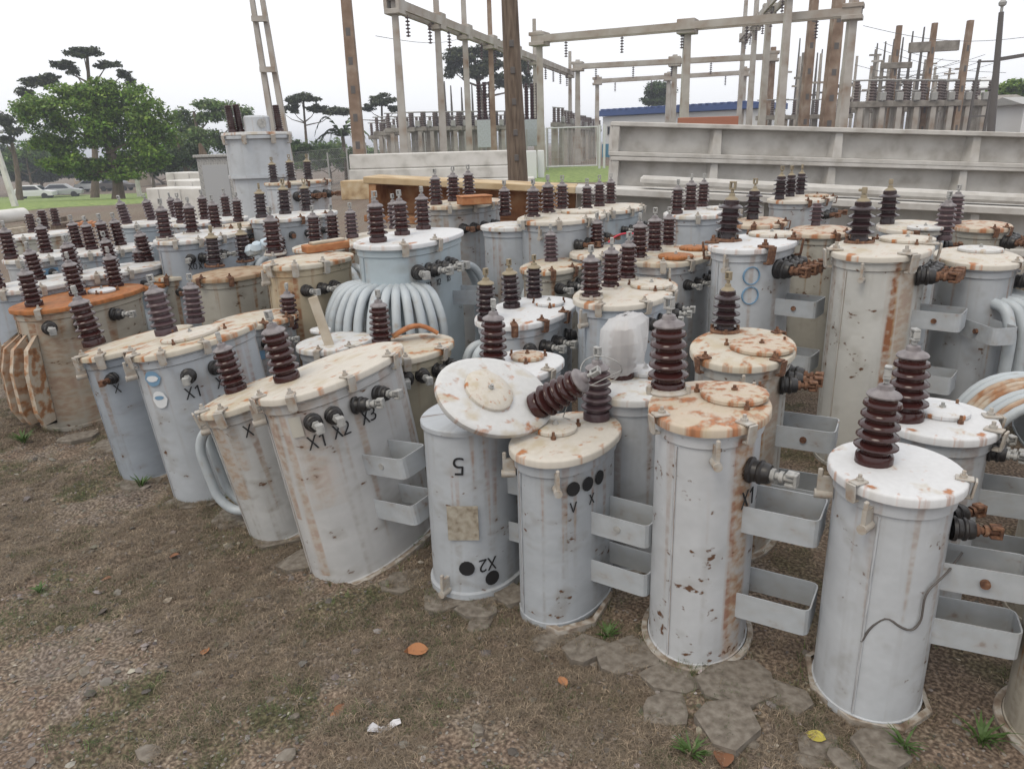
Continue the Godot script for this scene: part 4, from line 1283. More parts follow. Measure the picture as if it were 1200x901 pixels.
func fence():
	var a := spot(318, 48); var b := spot(642, 46)
	var o := base("wire_fence", a)
	var n := 14
	var h := 2.3
	for k in n + 1:
		var p := a.lerp(b, float(k) / n); p.y = terrain(p.x, p.z)
		part("post", bar_mesh(p - a + Vector3(0, -0.1, 0), p - a + Vector3(0, h + 0.1, 0), 0.09, 0.08), M.zinc, o)
	var m := MB.new()
	var ln := a.distance_to(b)
	var dir := (b - a).normalized()
	for k in 5: m.tube([Vector3(0, 0.1 + k * h / 4.0, 0), b - a + Vector3(0, 0.1 + k * h / 4.0, 0)], 0.008, 4, false)
	var s := -h
	while s < ln:
		for e in [0, 1]:
			var s0 := maxf(s, 0.0); var s1 := minf(s + h, ln)
			if s1 > s0:
				var y0 := (s0 - s); var y1 := (s1 - s)
				if e == 1: y0 = h - y0; y1 = h - y1
				m.tube([dir * s0 + Vector3(0, y0 + 0.05, 0), dir * s1 + Vector3(0, y1 + 0.05, 0)], 0.0045, 3, false)
		s += 0.14
	part("wire_mesh", m.done(), M.zinc, o)
	tag(o, "grey chain link fence before the switch stands", "fence")

func gate():
	var a := spot(638, 46); var b := spot(708, 46)
	var o := base("pipe_gate", a)
	var h := on_d(640, 148, 46).y
	var w := b - a
	var half := w * 0.92
	for q in [Vector3.ZERO, half, w]:
		var pm := MB.new(); pm.tube([q + Vector3(0, -0.2, 0), q + Vector3(0, h, 0)], 0.07, 8)
		part("post", pm.done(), M.whitepaint, o)
	var fm := MB.new()
	var i0 := w * 0.04; var i1 := w * 0.88
	fm.tube([i0 + Vector3(0, 0.25, 0), i1 + Vector3(0, 0.25, 0), i1 + Vector3(0, h - 0.1, 0), i0 + Vector3(0, h - 0.1, 0), i0 + Vector3(0, 0.25, 0)], 0.055, 6)
	part("leaf_frame", fm.done(), M.whitepaint, o)
	fm = MB.new()
	for k in 22: fm.tube([i0.lerp(i1, k / 21.0) + Vector3(0, 0.25, 0), i0.lerp(i1, k / 21.0) + Vector3(0, h - 0.1, 0)], 0.006, 4, false)
	for k in 10: fm.tube([i0 + Vector3(0, 0.35 + k * (h - 0.5) / 10.0, 0), i1 + Vector3(0, 0.35 + k * (h - 0.5) / 10.0, 0)], 0.006, 4, false)
	part("wire_mesh", fm.done(), M.zinc, o)
	tag(o, "white pipe framed wire gate at the end of the grass", "gate")

func white_beams():
	var q0 := spot(411, 28.5); var q1 := spot(628, 28)
	var dir := (q1 - q0).normalized()
	var yaw := atan2(-(q1.z - q0.z), q1.x - q0.x)
	var ln := q0.distance_to(q1)
	var ht := on_d(411, 178, 28.5).y
	var i := 0
	for r in [[0.0, 0.55, 0.06, 0.99, "lowest white concrete beam of the stack before the fence"], [0.56, 0.98, 0.0, 0.93, "middle white concrete beam of the stack before the fence"], [0.99, maxf(ht, 1.3), 0.005, 0.86, "topmost white concrete beam of the stack before the fence"]]:
		var l: float = ln * (r[3] - r[2])
		var m := MB.new()
		m.box(Vector3(l * 0.5, (r[1] - r[0]) * 0.5, 0), Vector3(l, r[1] - r[0] - 0.008, 0.7 - 0.12 * i), Basis.IDENTITY, 0.03)
		if i == 0:
			for k in 9: m.box(Vector3(0.4 + k * l / 9.0, (r[1] - r[0]) * 0.5, 0.37), Vector3(0.12, r[1] - r[0] - 0.06, 0.05), Basis.IDENTITY, 0.01)
		var p: Vector3 = q0 + dir * ln * r[2] + Vector3(0, r[0], 0)
		tag(part("concrete_beam", m.done(), M.conc_pale, self, tx(p, Vector3(0, yaw, 0))), r[4], "beam", "white beams before the fence")
		i += 1
	# brown crate in front of their left end
	var c := spot(425, 26)
	var cm := MB.new()
	var w := on_d(450, 195, 26).x - on_d(400, 195, 26).x
	cm.box(Vector3(0, 0.30, 0), Vector3(w, 0.62, 0.8), Basis.IDENTITY, 0.02)
	tag(part("brown_block", cm.done(), M.conc_buff, self, tx(c)), "short brown stained block before the white beams", "block")
	# two white marker blocks right of the pole
	for q in [[622, 36, "white box beside the gate post, the wider one"], [634, 36.5, "white box beside the gate post, the narrower one"]]:
		var p2 := spot(q[0], q[1])
		var bm := MB.new(); bm.box(Vector3(0, 0.65, 0), Vector3(0.55 if q[0] < 630 else 0.3, 1.3, 0.4), Basis.IDENTITY, 0.03)
		tag(part("white_box", bm.done(), M.whitepaint, self, tx(p2)), q[2], "box", "white boxes")

# ---------- long concrete beams right behind the tanks ----------
func i_beam(label: String, a: Vector3, b: Vector3, h: float, fl: float, ribs: Array, mat: Material, tf := 0.07, tan_part := 0.0, bot := true, wz := 0.62):
	var o := base("concrete_beam", a)
	var d := (b - a)
	var ln := d.length()
	var x := d.normalized(); var z := x.cross(Vector3.UP).normalized(); var y := z.cross(x)
	o.basis = Basis(x, y, z)
	var cuts := [[0.0, ln, mat]]
	if tan_part > 0.0: cuts = [[0.0, tan_part, M.conc_tan], [tan_part, ln, mat]]
	for q in cuts:
		var l: float = q[1] - q[0]
		var mx: float = (q[0] + q[1]) * 0.5
		var m := MB.new(); m.box(Vector3(mx, -tf * 0.5, -fl * 0.5), Vector3(l, tf, fl), Basis.IDENTITY, 0.008)
		part("top_flange", m.done(), q[2] if q[2] != M.conc_tan else M.conc_buff, o)
		m = MB.new(); m.box(Vector3(mx, -h * 0.5, -fl * wz), Vector3(l - 0.012, h - tf * 2.0, fl * 0.3), Basis.IDENTITY, 0.004)
		part("web", m.done(), q[2], o)
		if bot:
			m = MB.new(); m.box(Vector3(mx, -h + tf * 0.5, -fl * 0.5), Vector3(l, tf, fl), Basis.IDENTITY, 0.008)
			part("bottom_flange", m.done(), q[2], o)
	for r in ribs:
		var m := MB.new()
		# wedge rib: broad at the foot
		var w0 := 0.04; var w1 := 0.055 if r > 0.2 else 0.04
		var zt := -fl * (0.14 if r > 0.2 else 0.03); var zb := -fl * (0.06 if r > 0.2 else 0.03); var zw := -fl * (wz - 0.152)
		var yt := -tf - 0.002; var yb := -h + tf + 0.002
		var p := [Vector3(r - w1, yb, zb), Vector3(r + w1, yb, zb), Vector3(r + w0, yt, zt), Vector3(r - w0, yt, zt), Vector3(r - w1 - 0.03, yb, zw), Vector3(r + w1 + 0.03, yb, zw), Vector3(r + w0 + 0.03, yt, zw), Vector3(r - w0 - 0.03, yt, zw)]
		m.quad(p[0], p[1], p[2], p[3]); m.quad(p[1], p[5], p[6], p[2]); m.quad(p[4], p[0], p[3], p[7])
		part("rib", m.done(), mat if tan_part <= 0.0 or r > tan_part else M.conc_tan, o)
	tag(o, label, "beam", "long concrete beams behind the tanks")

func build_beams():
	var dp := 9.6
	var a := on_d(717, 142, dp); var b := on_d(1270, 157, dp - 0.5)
	var h1 := a.y - on_d(717, 182.5, dp).y
	i_beam("topmost grey concrete channel beam with wedge ribs", a, b, h1, 0.36, [0.06, 1.30, 2.74, 4.34, 5.8], M.conc, 0.055)
	var a2 := on_d(716, 183.1, dp); var b2 := on_d(1270, 198.1, dp - 0.5)
	i_beam("second grey concrete channel beam under the topmost one", a2, b2, h1, 0.36, [0.06, 1.28, 2.70, 4.25, 5.75], M.conc, 0.05)
	var a3 := on_d(425, 207, 8.7); var b3 := on_d(1270, 247, 7.7)
	i_beam("long flanged beam, rust brown at its left end and grey beyond", a3, b3, 0.50, 0.62, [0.1, 2.2, 4.4, 6.6], M.conc, 0.075, 2.4, true, 0.8)
	# blocks that carry them
	for q in [[0.2, 0.3], [0.8, 0.3]]:
		var p := a2.lerp(b2, q[0]) - Vector3(0, h1 + 0.01, 0.2)
		var m := MB.new(); m.box(Vector3(0, p.y * 0.5 - 0.05, 0), Vector3(0.5, p.y + 0.09, 0.34), Basis.IDENTITY, 0.02)
		tag(part("concrete_block", m.done(), M.conc_dark, self, tx(Vector3(p.x, 0, p.z))), "concrete bearer block under the grey channel beams", "block", "bearer blocks")
	for q in [0.12, 0.5, 0.88]:
		var p := a3.lerp(b3, q) - Vector3(0, 0.50, 0.22)
		var m := MB.new(); m.box(Vector3(0, p.y * 0.5 - 0.05, 0), Vector3(0.4, p.y + 0.085, 0.34), Basis.IDENTITY, 0.02)
		tag(part("concrete_block", m.done(), M.conc_dark, self, tx(Vector3(p.x, 0, p.z))), "concrete bearer block under the long flanged beam", "block", "bearer blocks")
	# loose slab lying on the flanged beam
	var s0 := on_d(752, 206, 8.45); var s1 := on_d(1260, 231, 7.9)
	var sm := MB.new()
	var d := (s1 - s0)
	var x := d.normalized(); var z := x.cross(Vector3.UP).normalized(); var y := z.cross(x)
	sm.box(Vector3(d.length() * 0.5, -0.05, -0.1), Vector3(d.length(), 0.10, 0.26), Basis.IDENTITY, 0.03)
	var so := part("concrete_plank", sm.done(), M.conc, self)
	so.transform = Transform3D(Basis(x, y, z), s0)
	tag(so, "pale concrete plank resting on the long flanged beam", "plank")

# ---------- transformers ----------
func outline(a: float, b: float, e: float, t: float) -> Array:
	var ph := TAU * t
	var cx := cos(ph); var sx := sin(ph)
	var p := Vector3(a * signf(cx) * pow(absf(cx), 2.0 / e), 0, b * signf(sx) * pow(absf(sx), 2.0 / e))
	var n := Vector3(signf(cx) * pow(absf(cx), 2.0 - 2.0 / e) / a, 0, signf(sx) * pow(absf(sx), 2.0 - 2.0 / e) / b).normalized()
	return [p, n]

func facing(p: Vector3, n: Vector3) -> Transform3D:
	# +Z along n, +Y up
	return Transform3D(Basis(Vector3.UP.cross(n).normalized(), Vector3.UP, n), p)

func hv(o: Node3D, at: Vector3, kind: String, sc: float, tilt := Vector3.ZERO, ring := false, mat := "porc", eye := true, cap := true):
	sc *= rng.randf_range(0.95, 1.05)
	tilt += Vector3(rng.randf_range(-0.03, 0.03), 0.0, rng.randf_range(-0.03, 0.03))
	var b := part("bushing", K["hv_" + kind], M[mat], o, Transform3D(Basis.from_euler(tilt).scaled(Vector3.ONE * sc), at))
	if cap:
		part("cap", K.cap, M.capdust if mat != "porc_b" else M.brass, b, tx(Vector3(0, K["top_" + kind], 0), Vector3.ZERO, Vector3.ONE * 0.92 if kind == "a" else Vector3(0.62, 0.9, 0.62)))
		part("terminal", K.eye if eye else K.stud, M.zinc if mat != "porc_b" else M.brass, b, tx(Vector3(0, K["top_" + kind] + 0.033, 0), Vector3(0, rng.randf() * 3.0, 0)))
	if ring: part("clamp_ring", K.ring, M.hook if mat != "porc_b" else M.rust, b, tx(Vector3(0, -0.001, 0), Vector3(0, rng.randf() * 3.0, 0)))

func lv_bushing(o: Node3D, p: Vector3, n: Vector3, rusty: bool, sc := 1.0, droop := 0.0):
	var tr := facing(p - n * 0.004, n)
	tr.basis = tr.basis * Basis.from_euler(Vector3(PI / 2 + droop, rng.randf_range(-0.5, 0.5), 0)) 
	tr.basis = tr.basis.scaled_local(Vector3.ONE * sc)
	var b := part("low_voltage_bushing", K.lv, M.black, o, tr)
	part("terminal", K.lvt, M.rust if rusty else M.zinc, b)

func letters(o: Node3D, s: String, p: Vector3, n: Vector3, size: float, turn := 0.0, mat := "ink"):
	var tm := TextMesh.new()
	tm.text = s
	var f := SystemFont.new()
	f.font_names = PackedStringArray(["Droid Sans"])
	tm.font = f
	tm.font_size = 32
	tm.pixel_size = size / 32.0
	tm.depth = 0.002
	var tr := facing(p + n * 0.0022, n)
	tr.basis = tr.basis * Basis.from_euler(Vector3(0, 0, turn))
	var l := part("lettering", tm, M[mat], o, tr)
	return l

func tubes(o: Node3D, a: float, b: float, e: float, ts: Array, y0: float, y1: float, out: float, r: float, mat := "tube"):
	for t in ts:
		var q := outline(a, b, e, t)
		var p: Vector3 = q[0]; var n: Vector3 = q[1]
		var u := Vector3.UP
		var path := arc([p - n * 0.02 + u * y1, p + n * out * 0.55 + u * (y1 - 0.01), p + n * out + u * (y1 - 0.22 * (y1 - y0)), p + n * out + u * (y0 + 0.2 * (y1 - y0)), p + n * out * 0.6 + u * (y0 + 0.01), p - n * 0.02 + u * y0], 0.16, 5)
		var m := MB.new(); m.tube(path, r, 9, false)
		part("radiator_tube", m.done(), M[mat], o)

# one transformer. d: see the table in build_transformers()
func transformer(d: Dictionary) -> Node3D:
	var h: float = d.h
	var a: float = d.a; var b: float = d.b
	var e: float = d.get("e", 2.3)
	var yaw: float = deg_to_rad(d.get("yaw", 66.0))
	var at: Vector3
	var hvs: Array = []
	if d.has("row"):
		# three-phase: first and last bushing foot in the photo give the row, its direction and its spacing
		var p0 := on_h(d.row[0][0], d.row[0][1], h); var p1 := on_h(d.row[1][0], d.row[1][1], h)
		var dir := Vector3(p1.x - p0.x, 0, p1.z - p0.z)
		if d.has("yaw"): dir = Vector3(cos(yaw), 0, -sin(yaw)) * dir.length()
		var sp: float = minf(dir.length(), d.get("maxrow", 0.62)) * 0.5
		yaw = atan2(-dir.z, dir.x)
		var mid := (p0 + p1) * 0.5
		at = mid + Vector3(sin(yaw), 0, cos(yaw)) * d.get("zoff", 0.07)
		for k in d.get("n", 3): hvs.append(Vector3((-1.0 + 2.0 * k / maxi(d.get("n", 3) - 1, 1)) * sp, 0, -d.get("zoff", 0.07)))
	else:
		at = on_h(d.p[0], d.p[1], h)
	at.y = 0.0
	var o := base(d.get("name", "pole_transformer"), at, yaw)
	if d.has("lean"):
		# the foot stands off from under the lid: the tank leans
		var up := Vector3(-d.lean[0], h, -d.lean[1]).normalized()
		o.basis = Basis(Quaternion(Vector3.UP, up)) * Basis(Vector3.UP, yaw)
		o.position = at + Vector3(d.lean[0], -0.012, d.lean[1])
	if d.has("hv"):
		for q in d.hv:
			var w := on_h(q[0], q[1], h)
			hvs.append(Basis(Vector3.UP, -yaw) * Vector3(w.x - at.x, 0, w.z - at.z))
	# tank
	var seg := 40 if d.get("near", false) else 28
	var m := MB.new()
	var lt := 0.024   # lid thickness
	var th := h - lt
	var pr := [[1.0, 0.0, -0.025], [1.0, 0.0, 0.012], [1.0, -0.004, 0.014], [1.0, -0.004, th * 0.5], [1.0, -0.004, th - 0.055], [1.0, 0.004, th - 0.05], [1.0, 0.004, th - 0.02], [1.0, 0.012, th - 0.016], [1.0, 0.012, th - 0.002], [0.0, 0.0, th - 0.002]]
	if d.has("belly"): pr = [[1.0, 0.0, -0.025], [1.0, 0.0, 0.3], [1.0, 0.0, th * 0.55], [1.0, d.belly, th * 0.62], [1.0, d.belly, th - 0.04], [1.0, d.belly + 0.012, th - 0.03], [1.0, d.belly + 0.012, th - 0.002], [0.0, 0.0, th - 0.002]]
	m.loft(a, b, e, seg, pr, false, Transform3D.IDENTITY, h)
	var tm: StandardMaterial3D = M[d.get("m", "t_grey")].duplicate()
	var tn := rng.randf_range(0.90, 1.04)
	var wm := rng.randf_range(-0.022, 0.008)
	tm.albedo_color = Color(clampf(tn + wm, 0, 1), clampf(tn, 0, 1), clampf(tn - wm, 0, 1))
	if d.get("m", "t_grey") in ["t_grey", "t_grey2", "t_white", "t_cream", "t_blue"]: tm.uv1_offset = Vector3(rng.randf(), 0, 0)
	part("tank", m.done(), tm, o)
	if d.get("near", false):
		# welded seam down the sheet, and one round the waist
		var ws := outline(a, b, e, 0.56)
		var sm := MB.new(); sm.tube([ws[0] + ws[1] * -0.002 + Vector3(0, 0.02, 0), ws[0] + ws[1] * -0.002 + Vector3(0, th - 0.06, 0)], 0.0042, 6)
		part("weld_seam", sm.done(), tm, o)
	# base plate
	if d.get("bp", 0) > 0:
		var bm := MB.new()
		bm.loft(a + 0.022, b + 0.022, 2.0 if d.bp == 8 else e, 8 if d.bp == 8 else seg, [[1.0, 0.0, -0.03], [1.0, 0.0, 0.006], [1.0, -0.003, 0.009], [0.9, 0.0, 0.010]], false, tx(Vector3.ZERO, Vector3(0, 0.39 if d.bp == 8 else 0.0, 0)))
		part("base_plate", bm.done(), M.rim, o)
	# lid
	var oh: float = 0.022 + d.get("belly", 0.0)
	if not d.get("nolid", false):
		var lm := MB.new()
		lm.loft(a, b, e, seg, [[1.0, oh - 0.006, th - 0.008], [1.0, oh, th - 0.007], [1.0, oh, th + 0.013], [1.0, oh - 0.0025, th + 0.0175], [1.0, oh - 0.008, th + 0.0195], [1.0, oh - 0.03, th + 0.0200], [0.8, 0.0, h - 0.001], [0.4, 0.0, h + 0.001], [0.0, 0.0, h + 0.0015]], true)
		part("lid", lm.done(), M[d.get("lm", "l_white")], o)
	# bushings
	for k in hvs.size():
		var tl: Vector3 = d.get("tilt", Vector3.ZERO)
		hv(o, hvs[k] + Vector3(0, h - 0.002, 0), d.get("hk", "a"), d.get("hs", 1.0), tl, d.get("ring", false), d.get("hm", "porc"), d.get("eye", true), d.get("cap", true))
	# covers: [local x, local z, radius, material]
	for q in d.get("cov", []):
		var cp := Vector3(q[0], 0, q[1])
		if q.size() > 4:
			var w := on_h(q[0], q[1], h + 0.02)
			cp = Basis(Vector3.UP, -yaw) * Vector3(w.x - at.x, 0, w.z - at.z)
		var cm := MB.new()
		var r: float = q[2]
		cm.loft(r, r * (0.8 if q.size() > 5 else 1.0), 2.0, 28, [[1.0, -0.006, 0.0], [1.0, 0.0, 0.006], [1.0, 0.0, 0.016], [1.0, -0.005, 0.021], [0.5, 0.0, 0.024], [0.0, 0.0, 0.025]], true)
		var cv := part("inspection_cover", cm.done(), M[q[3]], o, tx(cp + Vector3(0, h - 0.001, 0)))
		part("bolt", K.bolt, M.zinc if q[3] != "l_rust" else M.rust, cv, tx(Vector3(0, 0.023, 0)))
		if d.get("near", false):
			for k in 3:
				var an := TAU * k / 3 + 0.6
				part("bolt", K.bolt, M.rust, cv, tx(Vector3(cos(an) * (r + 0.013), 0.0, sin(an) * (r + 0.013)), Vector3.ZERO, Vector3(0.9, 1.6, 0.9)))
	# lid clamps
	for t in d.get("cl", []):
		var q := outline(a, b, e, t)
		var f := facing(q[0] + q[1] * (oh - 0.003) + Vector3(0, h - 0.006, 0), q[1])
		f.basis = f.basis.scaled_local(Vector3.ONE * d.get("cs", 1.0))
		part("lid_clamp", K.clamp, M[d.get("cm", "hook")], o, f)
	for t in d.get("lug", []):
		var q := outline(a, b, e, t)
		part("lifting_lug", K.lug, M.hook, o, facing(q[0] + q[1] * (0.0 + d.get("belly", 0.0)) + Vector3(0, h - 0.05, 0), q[1]))
	# low voltage bushings on the +Z side: [t values], drop below the lid, rusty
	if d.has("lv"):
		for t in d.lv[0]:
			var q := outline(a, b, e, t)
			if d.lv.size() > 3 and d.lv[3] == "holes":
				var hm := MB.new(); hm.lathe(14, [[0.026, 0.0], [0.026, 0.003], [0.0, 0.003]], tx(Vector3.ZERO, Vector3(PI / 2, 0, 0)))
				part("bushing_hole", hm.done(), M.ink, o, facing(q[0] + q[1] * 0.001 + Vector3(0, h - d.lv[1], 0), q[1]))
			else:
				lv_bushing(o, q[0] + q[1] * d.get("belly", 0.0) + Vector3(0, h - d.lv[1], 0), q[1], d.lv[2], d.get("lvs", 1.0), d.get("droop", 0.0))
	for q in d.get("txt", []):
		# [string, t, drop below lid, size, turn]
		var ol := outline(a, b, e, q[1])
		letters(o, q[0], ol[0] + ol[1] * d.get("belly", 0.0) + Vector3(0, h - q[2], 0), ol[1], q[3], q[4] if q.size() > 4 else 0.0, q[5] if q.size() > 5 else "ink")
	# bracket trays: [t, height, mesh, bolt]
	for q in d.get("tray", []):
		var ol := outline(a, b, e, q[0])
		var tr := facing(ol[0] + Vector3(0, q[1], 0), ol[1])
		if q.size() > 4: tr.basis = tr.basis * Basis(Vector3.UP, q[4])
		var ty := part("hanger_bracket", K[q[2]], M.tray, o, tr)
		if q[3] > 0: part("bolt", K.traybolt, M.rust if q[3] == 1 else M.zinc, ty, tx(Vector3(-0.066 if q[2] != "tray_wide" else -0.085, 0.045, 0.09), Vector3(0, -PI / 2, 0)))
	if d.has("tub"):
		tubes(o, a, b, e, d.tub[0], d.tub[1], d.tub[2], d.tub[3], d.tub[4], d.tub[5] if d.tub.size() > 5 else "tube")
	for q in d.get("plate", []):
		# [t, drop, width, height, material, name]: a small plate or sticker bent round the tank
		var pm := MB.new()
		var per := (a + b) * PI
		for k in 6:
			var t0: float = q[0] + (k / 6.0 - 0.5) * q[2] / per; var t1: float = q[0] + ((k + 1) / 6.0 - 0.5) * q[2] / per
			var o0 := outline(a, b, e, t0); var o1 := outline(a, b, e, t1)
			var rf0 := 1.0; var rf1 := 1.0
			if q.size() > 6:
				rf0 = sqrt(maxf(0.0, 1.0 - pow((k / 6.0 - 0.5) * 2.0, 2.0))); rf1 = sqrt(maxf(0.0, 1.0 - pow(((k + 1) / 6.0 - 0.5) * 2.0, 2.0)))
			var A: Vector3 = o0[0] + o0[1] * q[6] if q.size() > 6 else o0[0] + o0[1] * 0.002
			var B: Vector3 = o1[0] + o1[1] * q[6] if q.size() > 6 else o1[0] + o1[1] * 0.002
			var c := Vector3(0, h - q[1], 0)
			pm.quad(B + c - Vector3(0, q[3] * 0.5 * rf1, 0), A + c - Vector3(0, q[3] * 0.5 * rf0, 0), A + c + Vector3(0, q[3] * 0.5 * rf0, 0), B + c + Vector3(0, q[3] * 0.5 * rf1, 0))
		part(q[5], pm.done(), M[q[4]], o)
	tag(o, d.l, "transformer", d.get("g", "stored scrap transformers"))
	return o

func build_transformers():
	var one := "stored transformers with one bushing"
	var three := "stored transformers with three bushings"
	var T := []
	# ---- front row, right to left
	T.append({p = [1051, 545], h = 0.75, a = 0.185, b = 0.158, e = 2.0, yaw = 72, m = "t_white", lm = "l_clean", near = true, bp = 8, hv = [[1024, 541]], hs = 1.0, cl = [0.29, 0.62], cs = 0.9, lug = [0.58, 0.75], lv = [[0.30, 0.235], 0.15, true], lvs = 1.15, tray = [[0.27, 0.42, "tray_box", 1], [0.27, 0.24, "tray_box", 0]], g = one,
		l = "clean white round transformer with a loop of loose wire on its side"})
	T.append({p = [832, 470], h = 0.85, a = 0.222, b = 0.168, e = 2.0, yaw = 66, m = "t_run", lm = "l_rust", near = true, bp = 1, hv = [[783, 457]], hs = 1.05, ring = true, cov = [[861, 458, 0.108, "l_rust", 1]], cl = [0.62, 0.37, 0.12], lug = [0.45], lv = [[0.33], 0.17, false], lvs = 1.35, txt = [["X1", 0.33, 0.265, 0.075]], tray = [[0.275, 0.47, "tray_wide", 0], [0.275, 0.16, "tray_wide", 0]], g = one,
		l = "white transformer with rust blotched lid, X1 mark and a tan rust stripe"})
	T.append({p = [664, 507], h = 0.66, a = 0.235, b = 0.150, e = 2.2, yaw = 56, m = "t_grey", lm = "l_cream", near = true, bp = 8, hv = [[699, 490]], hs = 0.98, hm = "porc_dust", cov = [[651, 498, 0.078, "l_cream", 1]], cl = [], lug = [0.62, 0.42], lv = [[0.365, 0.315, 0.27], 0.125, false, "holes"], txt = [["V", 0.365, 0.195, 0.05], ["X", 0.30, 0.19, 0.05]], tray = [[0.25, 0.33, "tray", 2], [0.25, 0.14, "tray", 0]], g = one,
		l = "dull white transformer with open holes where three side bushings were"})
	# open tank with its lid laid aslant is built apart, see open_tank()
	T.append({p = [388, 424], h = 0.83, a = 0.335, b = 0.180, e = 2.25, yaw = 56, m = "t_stain", lm = "l_cream", near = true, bp = 1, hv = [[334, 432]], hs = 1.02, tilt = Vector3(0.03, 0, 0.03), cl = [0.53, 0.42, 0.29, 0.18], lug = [0.56], lv = [[0.385, 0.335, 0.285, 0.235], 0.125, false], lvs = 1.15, txt = [["X1", 0.385, 0.205, 0.072], ["X2", 0.325, 0.195, 0.072], ["X3", 0.262, 0.19, 0.072]], tray = [[0.262, 0.42, "tray", 2], [0.262, 0.22, "tray", 0]], plate = [[0.43, 0.13, 0.055, 0.08, "oldpaper", "paper_label"]], g = one, lean = [0.12, 0.0],
		l = "long oval cream lidded transformer marked X1 X2 X3"})
	T.append({p = [292, 452], h = 0.66, a = 0.230, b = 0.150, e = 2.2, yaw = 60, m = "t_loop", lm = "l_stain", near = true, bp = 1, hv = [[274, 447]], hs = 1.0, cl = [0.56, 0.44], cs = 1.2, tub = [[0.66, 0.70], 0.12, 0.55, 0.13, 0.022], txt = [["X", 0.37, 0.12, 0.07], ["H", 0.60, 0.42, 0.05]], lug = [0.62], g = one, lean = [0.13, 0.0],
		l = "narrow grey transformer with tan streaks and two looped cooling tubes marked H"})
	T.append({p = [226, 389], h = 0.80, a = 0.32, b = 0.195, e = 2.2, yaw = 58, m = "t_grey", lm = "l_stain", near = true, bp = 1, hv = [[193, 382]], hs = 1.12, hm = "porc_dust", cov = [[222, 385, 0.15, "l_cream", 1, 1]], cl = [0.50, 0.40, 0.29, 0.60], lug = [0.54], lv = [[0.345, 0.28], 0.14, false], lvs = 1.2, txt = [["X1", 0.345, 0.225, 0.075], ["X", 0.275, 0.22, 0.075]], plate = [[0.455, 0.12, 0.10, 0.075, "blueink", "oval_sticker", 0.003], [0.455, 0.12, 0.075, 0.03, "paper", "sticker_emblem", 0.0045], [0.45, 0.225, 0.09, 0.085, "paper", "oval_sticker", 0.003], [0.45, 0.215, 0.06, 0.02, "blueink", "sticker_emblem", 0.0045]], tray = [[0.27, 0.40, "tray_small", 0]], lean = [0.09, 0.0], g = one,
		l = "grey transformer with two round blue and white stickers and an X1 mark"})
	T.append({p = [160, 394], h = 0.72, a = 0.30, b = 0.165, e = 2.2, yaw = 60, m = "t_grey2", lm = "l_stain", near = true, bp = 1, hv = [[108, 394]], hs = 1.12, tilt = Vector3(0.0, 0, 0.05), cl = [0.52, 0.42], cs = 1.2, lug = [0.56], lv = [[0.40], 0.13, true], txt = [["X", 0.40, 0.19, 0.06]], lean = [0.08, 0.0], g = one,
		l = "slender plain grey transformer between the rusty finned one and the stickered one"})
	T.append({name = "finned_transformer", row = [[40, 358], [136, 335]], h = 0.78, a = 0.44, b = 0.235, e = 2.4, zoff = 0.02, maxrow = 0.7, m = "t_rusty", lm = "l_orange", near = true, hs = 1.0, tilt = Vector3(0, 0, 0.08), cl = [0.44, 0.31], cov = [[0.12, 0.06, 0.085, "l_clean"]], lv = [[0.42, 0.33, 0.25], 0.12, false], lvs = 1.4, g = three, fins = true,
		l = "rust stained cream transformer with an orange lid and deep radiator fins"})
	# ---- right edge
	T.append({p = [1338, 560], h = 0.80, a = 0.19, b = 0.18, e = 2.0, yaw = 66, m = "t_cream", lm = "l_cream", near = true, bp = 1, hv = [[1345, 545]], cl = [0.55], cm = "rust", lv = [[0.45, 0.55], 0.14, true], tray = [], g = one,
		l = "cream round transformer cut by the right edge, standing beside the white one"})
	T.append({p = [1302, 470], h = 0.80, a = 0.19, b = 0.18, e = 2.0, yaw = 66, m = "t_cream", lm = "l_cream", hv = [[1308, 458]], cl = [0.5], cm = "rust", lv = [[0.48, 0.56], 0.12, true], lvs = 1.2, g = one,
		l = "cream round transformer behind the edge one, with rusty side terminals"})
	# ---- second row
	T.append({p = [1098, 486], h = 0.74, a = 0.19, b = 0.165, e = 2.1, yaw = 68, m = "t_white", lm = "l_clean", near = true, bp = 1, hv = [[1062, 490]], hs = 1.02, cov = [[1105, 478, 0.085, "l_clean", 1]], cl = [0.33, 0.22], cs = 1.1, lv = [[0.30, 0.265, 0.23], 0.09, false], lvs = 1.0, tray = [[0.26, 0.44, "tray", 0], [0.26, 0.22, "tray", 0]], g = one,
		l = "clean white transformer with a domed round cover standing behind the wired one"})
	T.append({p = [871, 403], h = 0.84, a = 0.300, b = 0.186, e = 2.0, yaw = 66, m = "t_peel", lm = "l_stain", near = true, bp = 1, hv = [[850, 388]], hk = "b", hm = "porc_b", hs = 0.98, ring = true, cov = [[893, 403, 0.125, "l_rust", 1]], cl = [0.60, 0.36, 0.10], cm = "rust", lug = [0.47], lv = [[0.32, 0.275, 0.23], 0.12, true], lvs = 1.25, tray = [[0.27, 0.46, "tray_wide", 1], [0.27, 0.20, "tray_wide", 0]], g = one,
		l = "stained transformer with a pinkish rusted cover and three rusty side terminals"})
	T.append({p = [742, 447], h = 0.74, a = 0.20, b = 0.17, e = 2.1, yaw = 66, m = "t_white", lm = "l_white", near = true, bp = 1, hv = [[728, 442]], hs = 0.95, cap = false, cov = [[757, 432, 0.075, "l_clean", 1]], cl = [0.6], tray = [[0.27, 0.36, "tray", 0]], g = one,
		l = "white transformer with a plastic bag pulled over its bushing"})
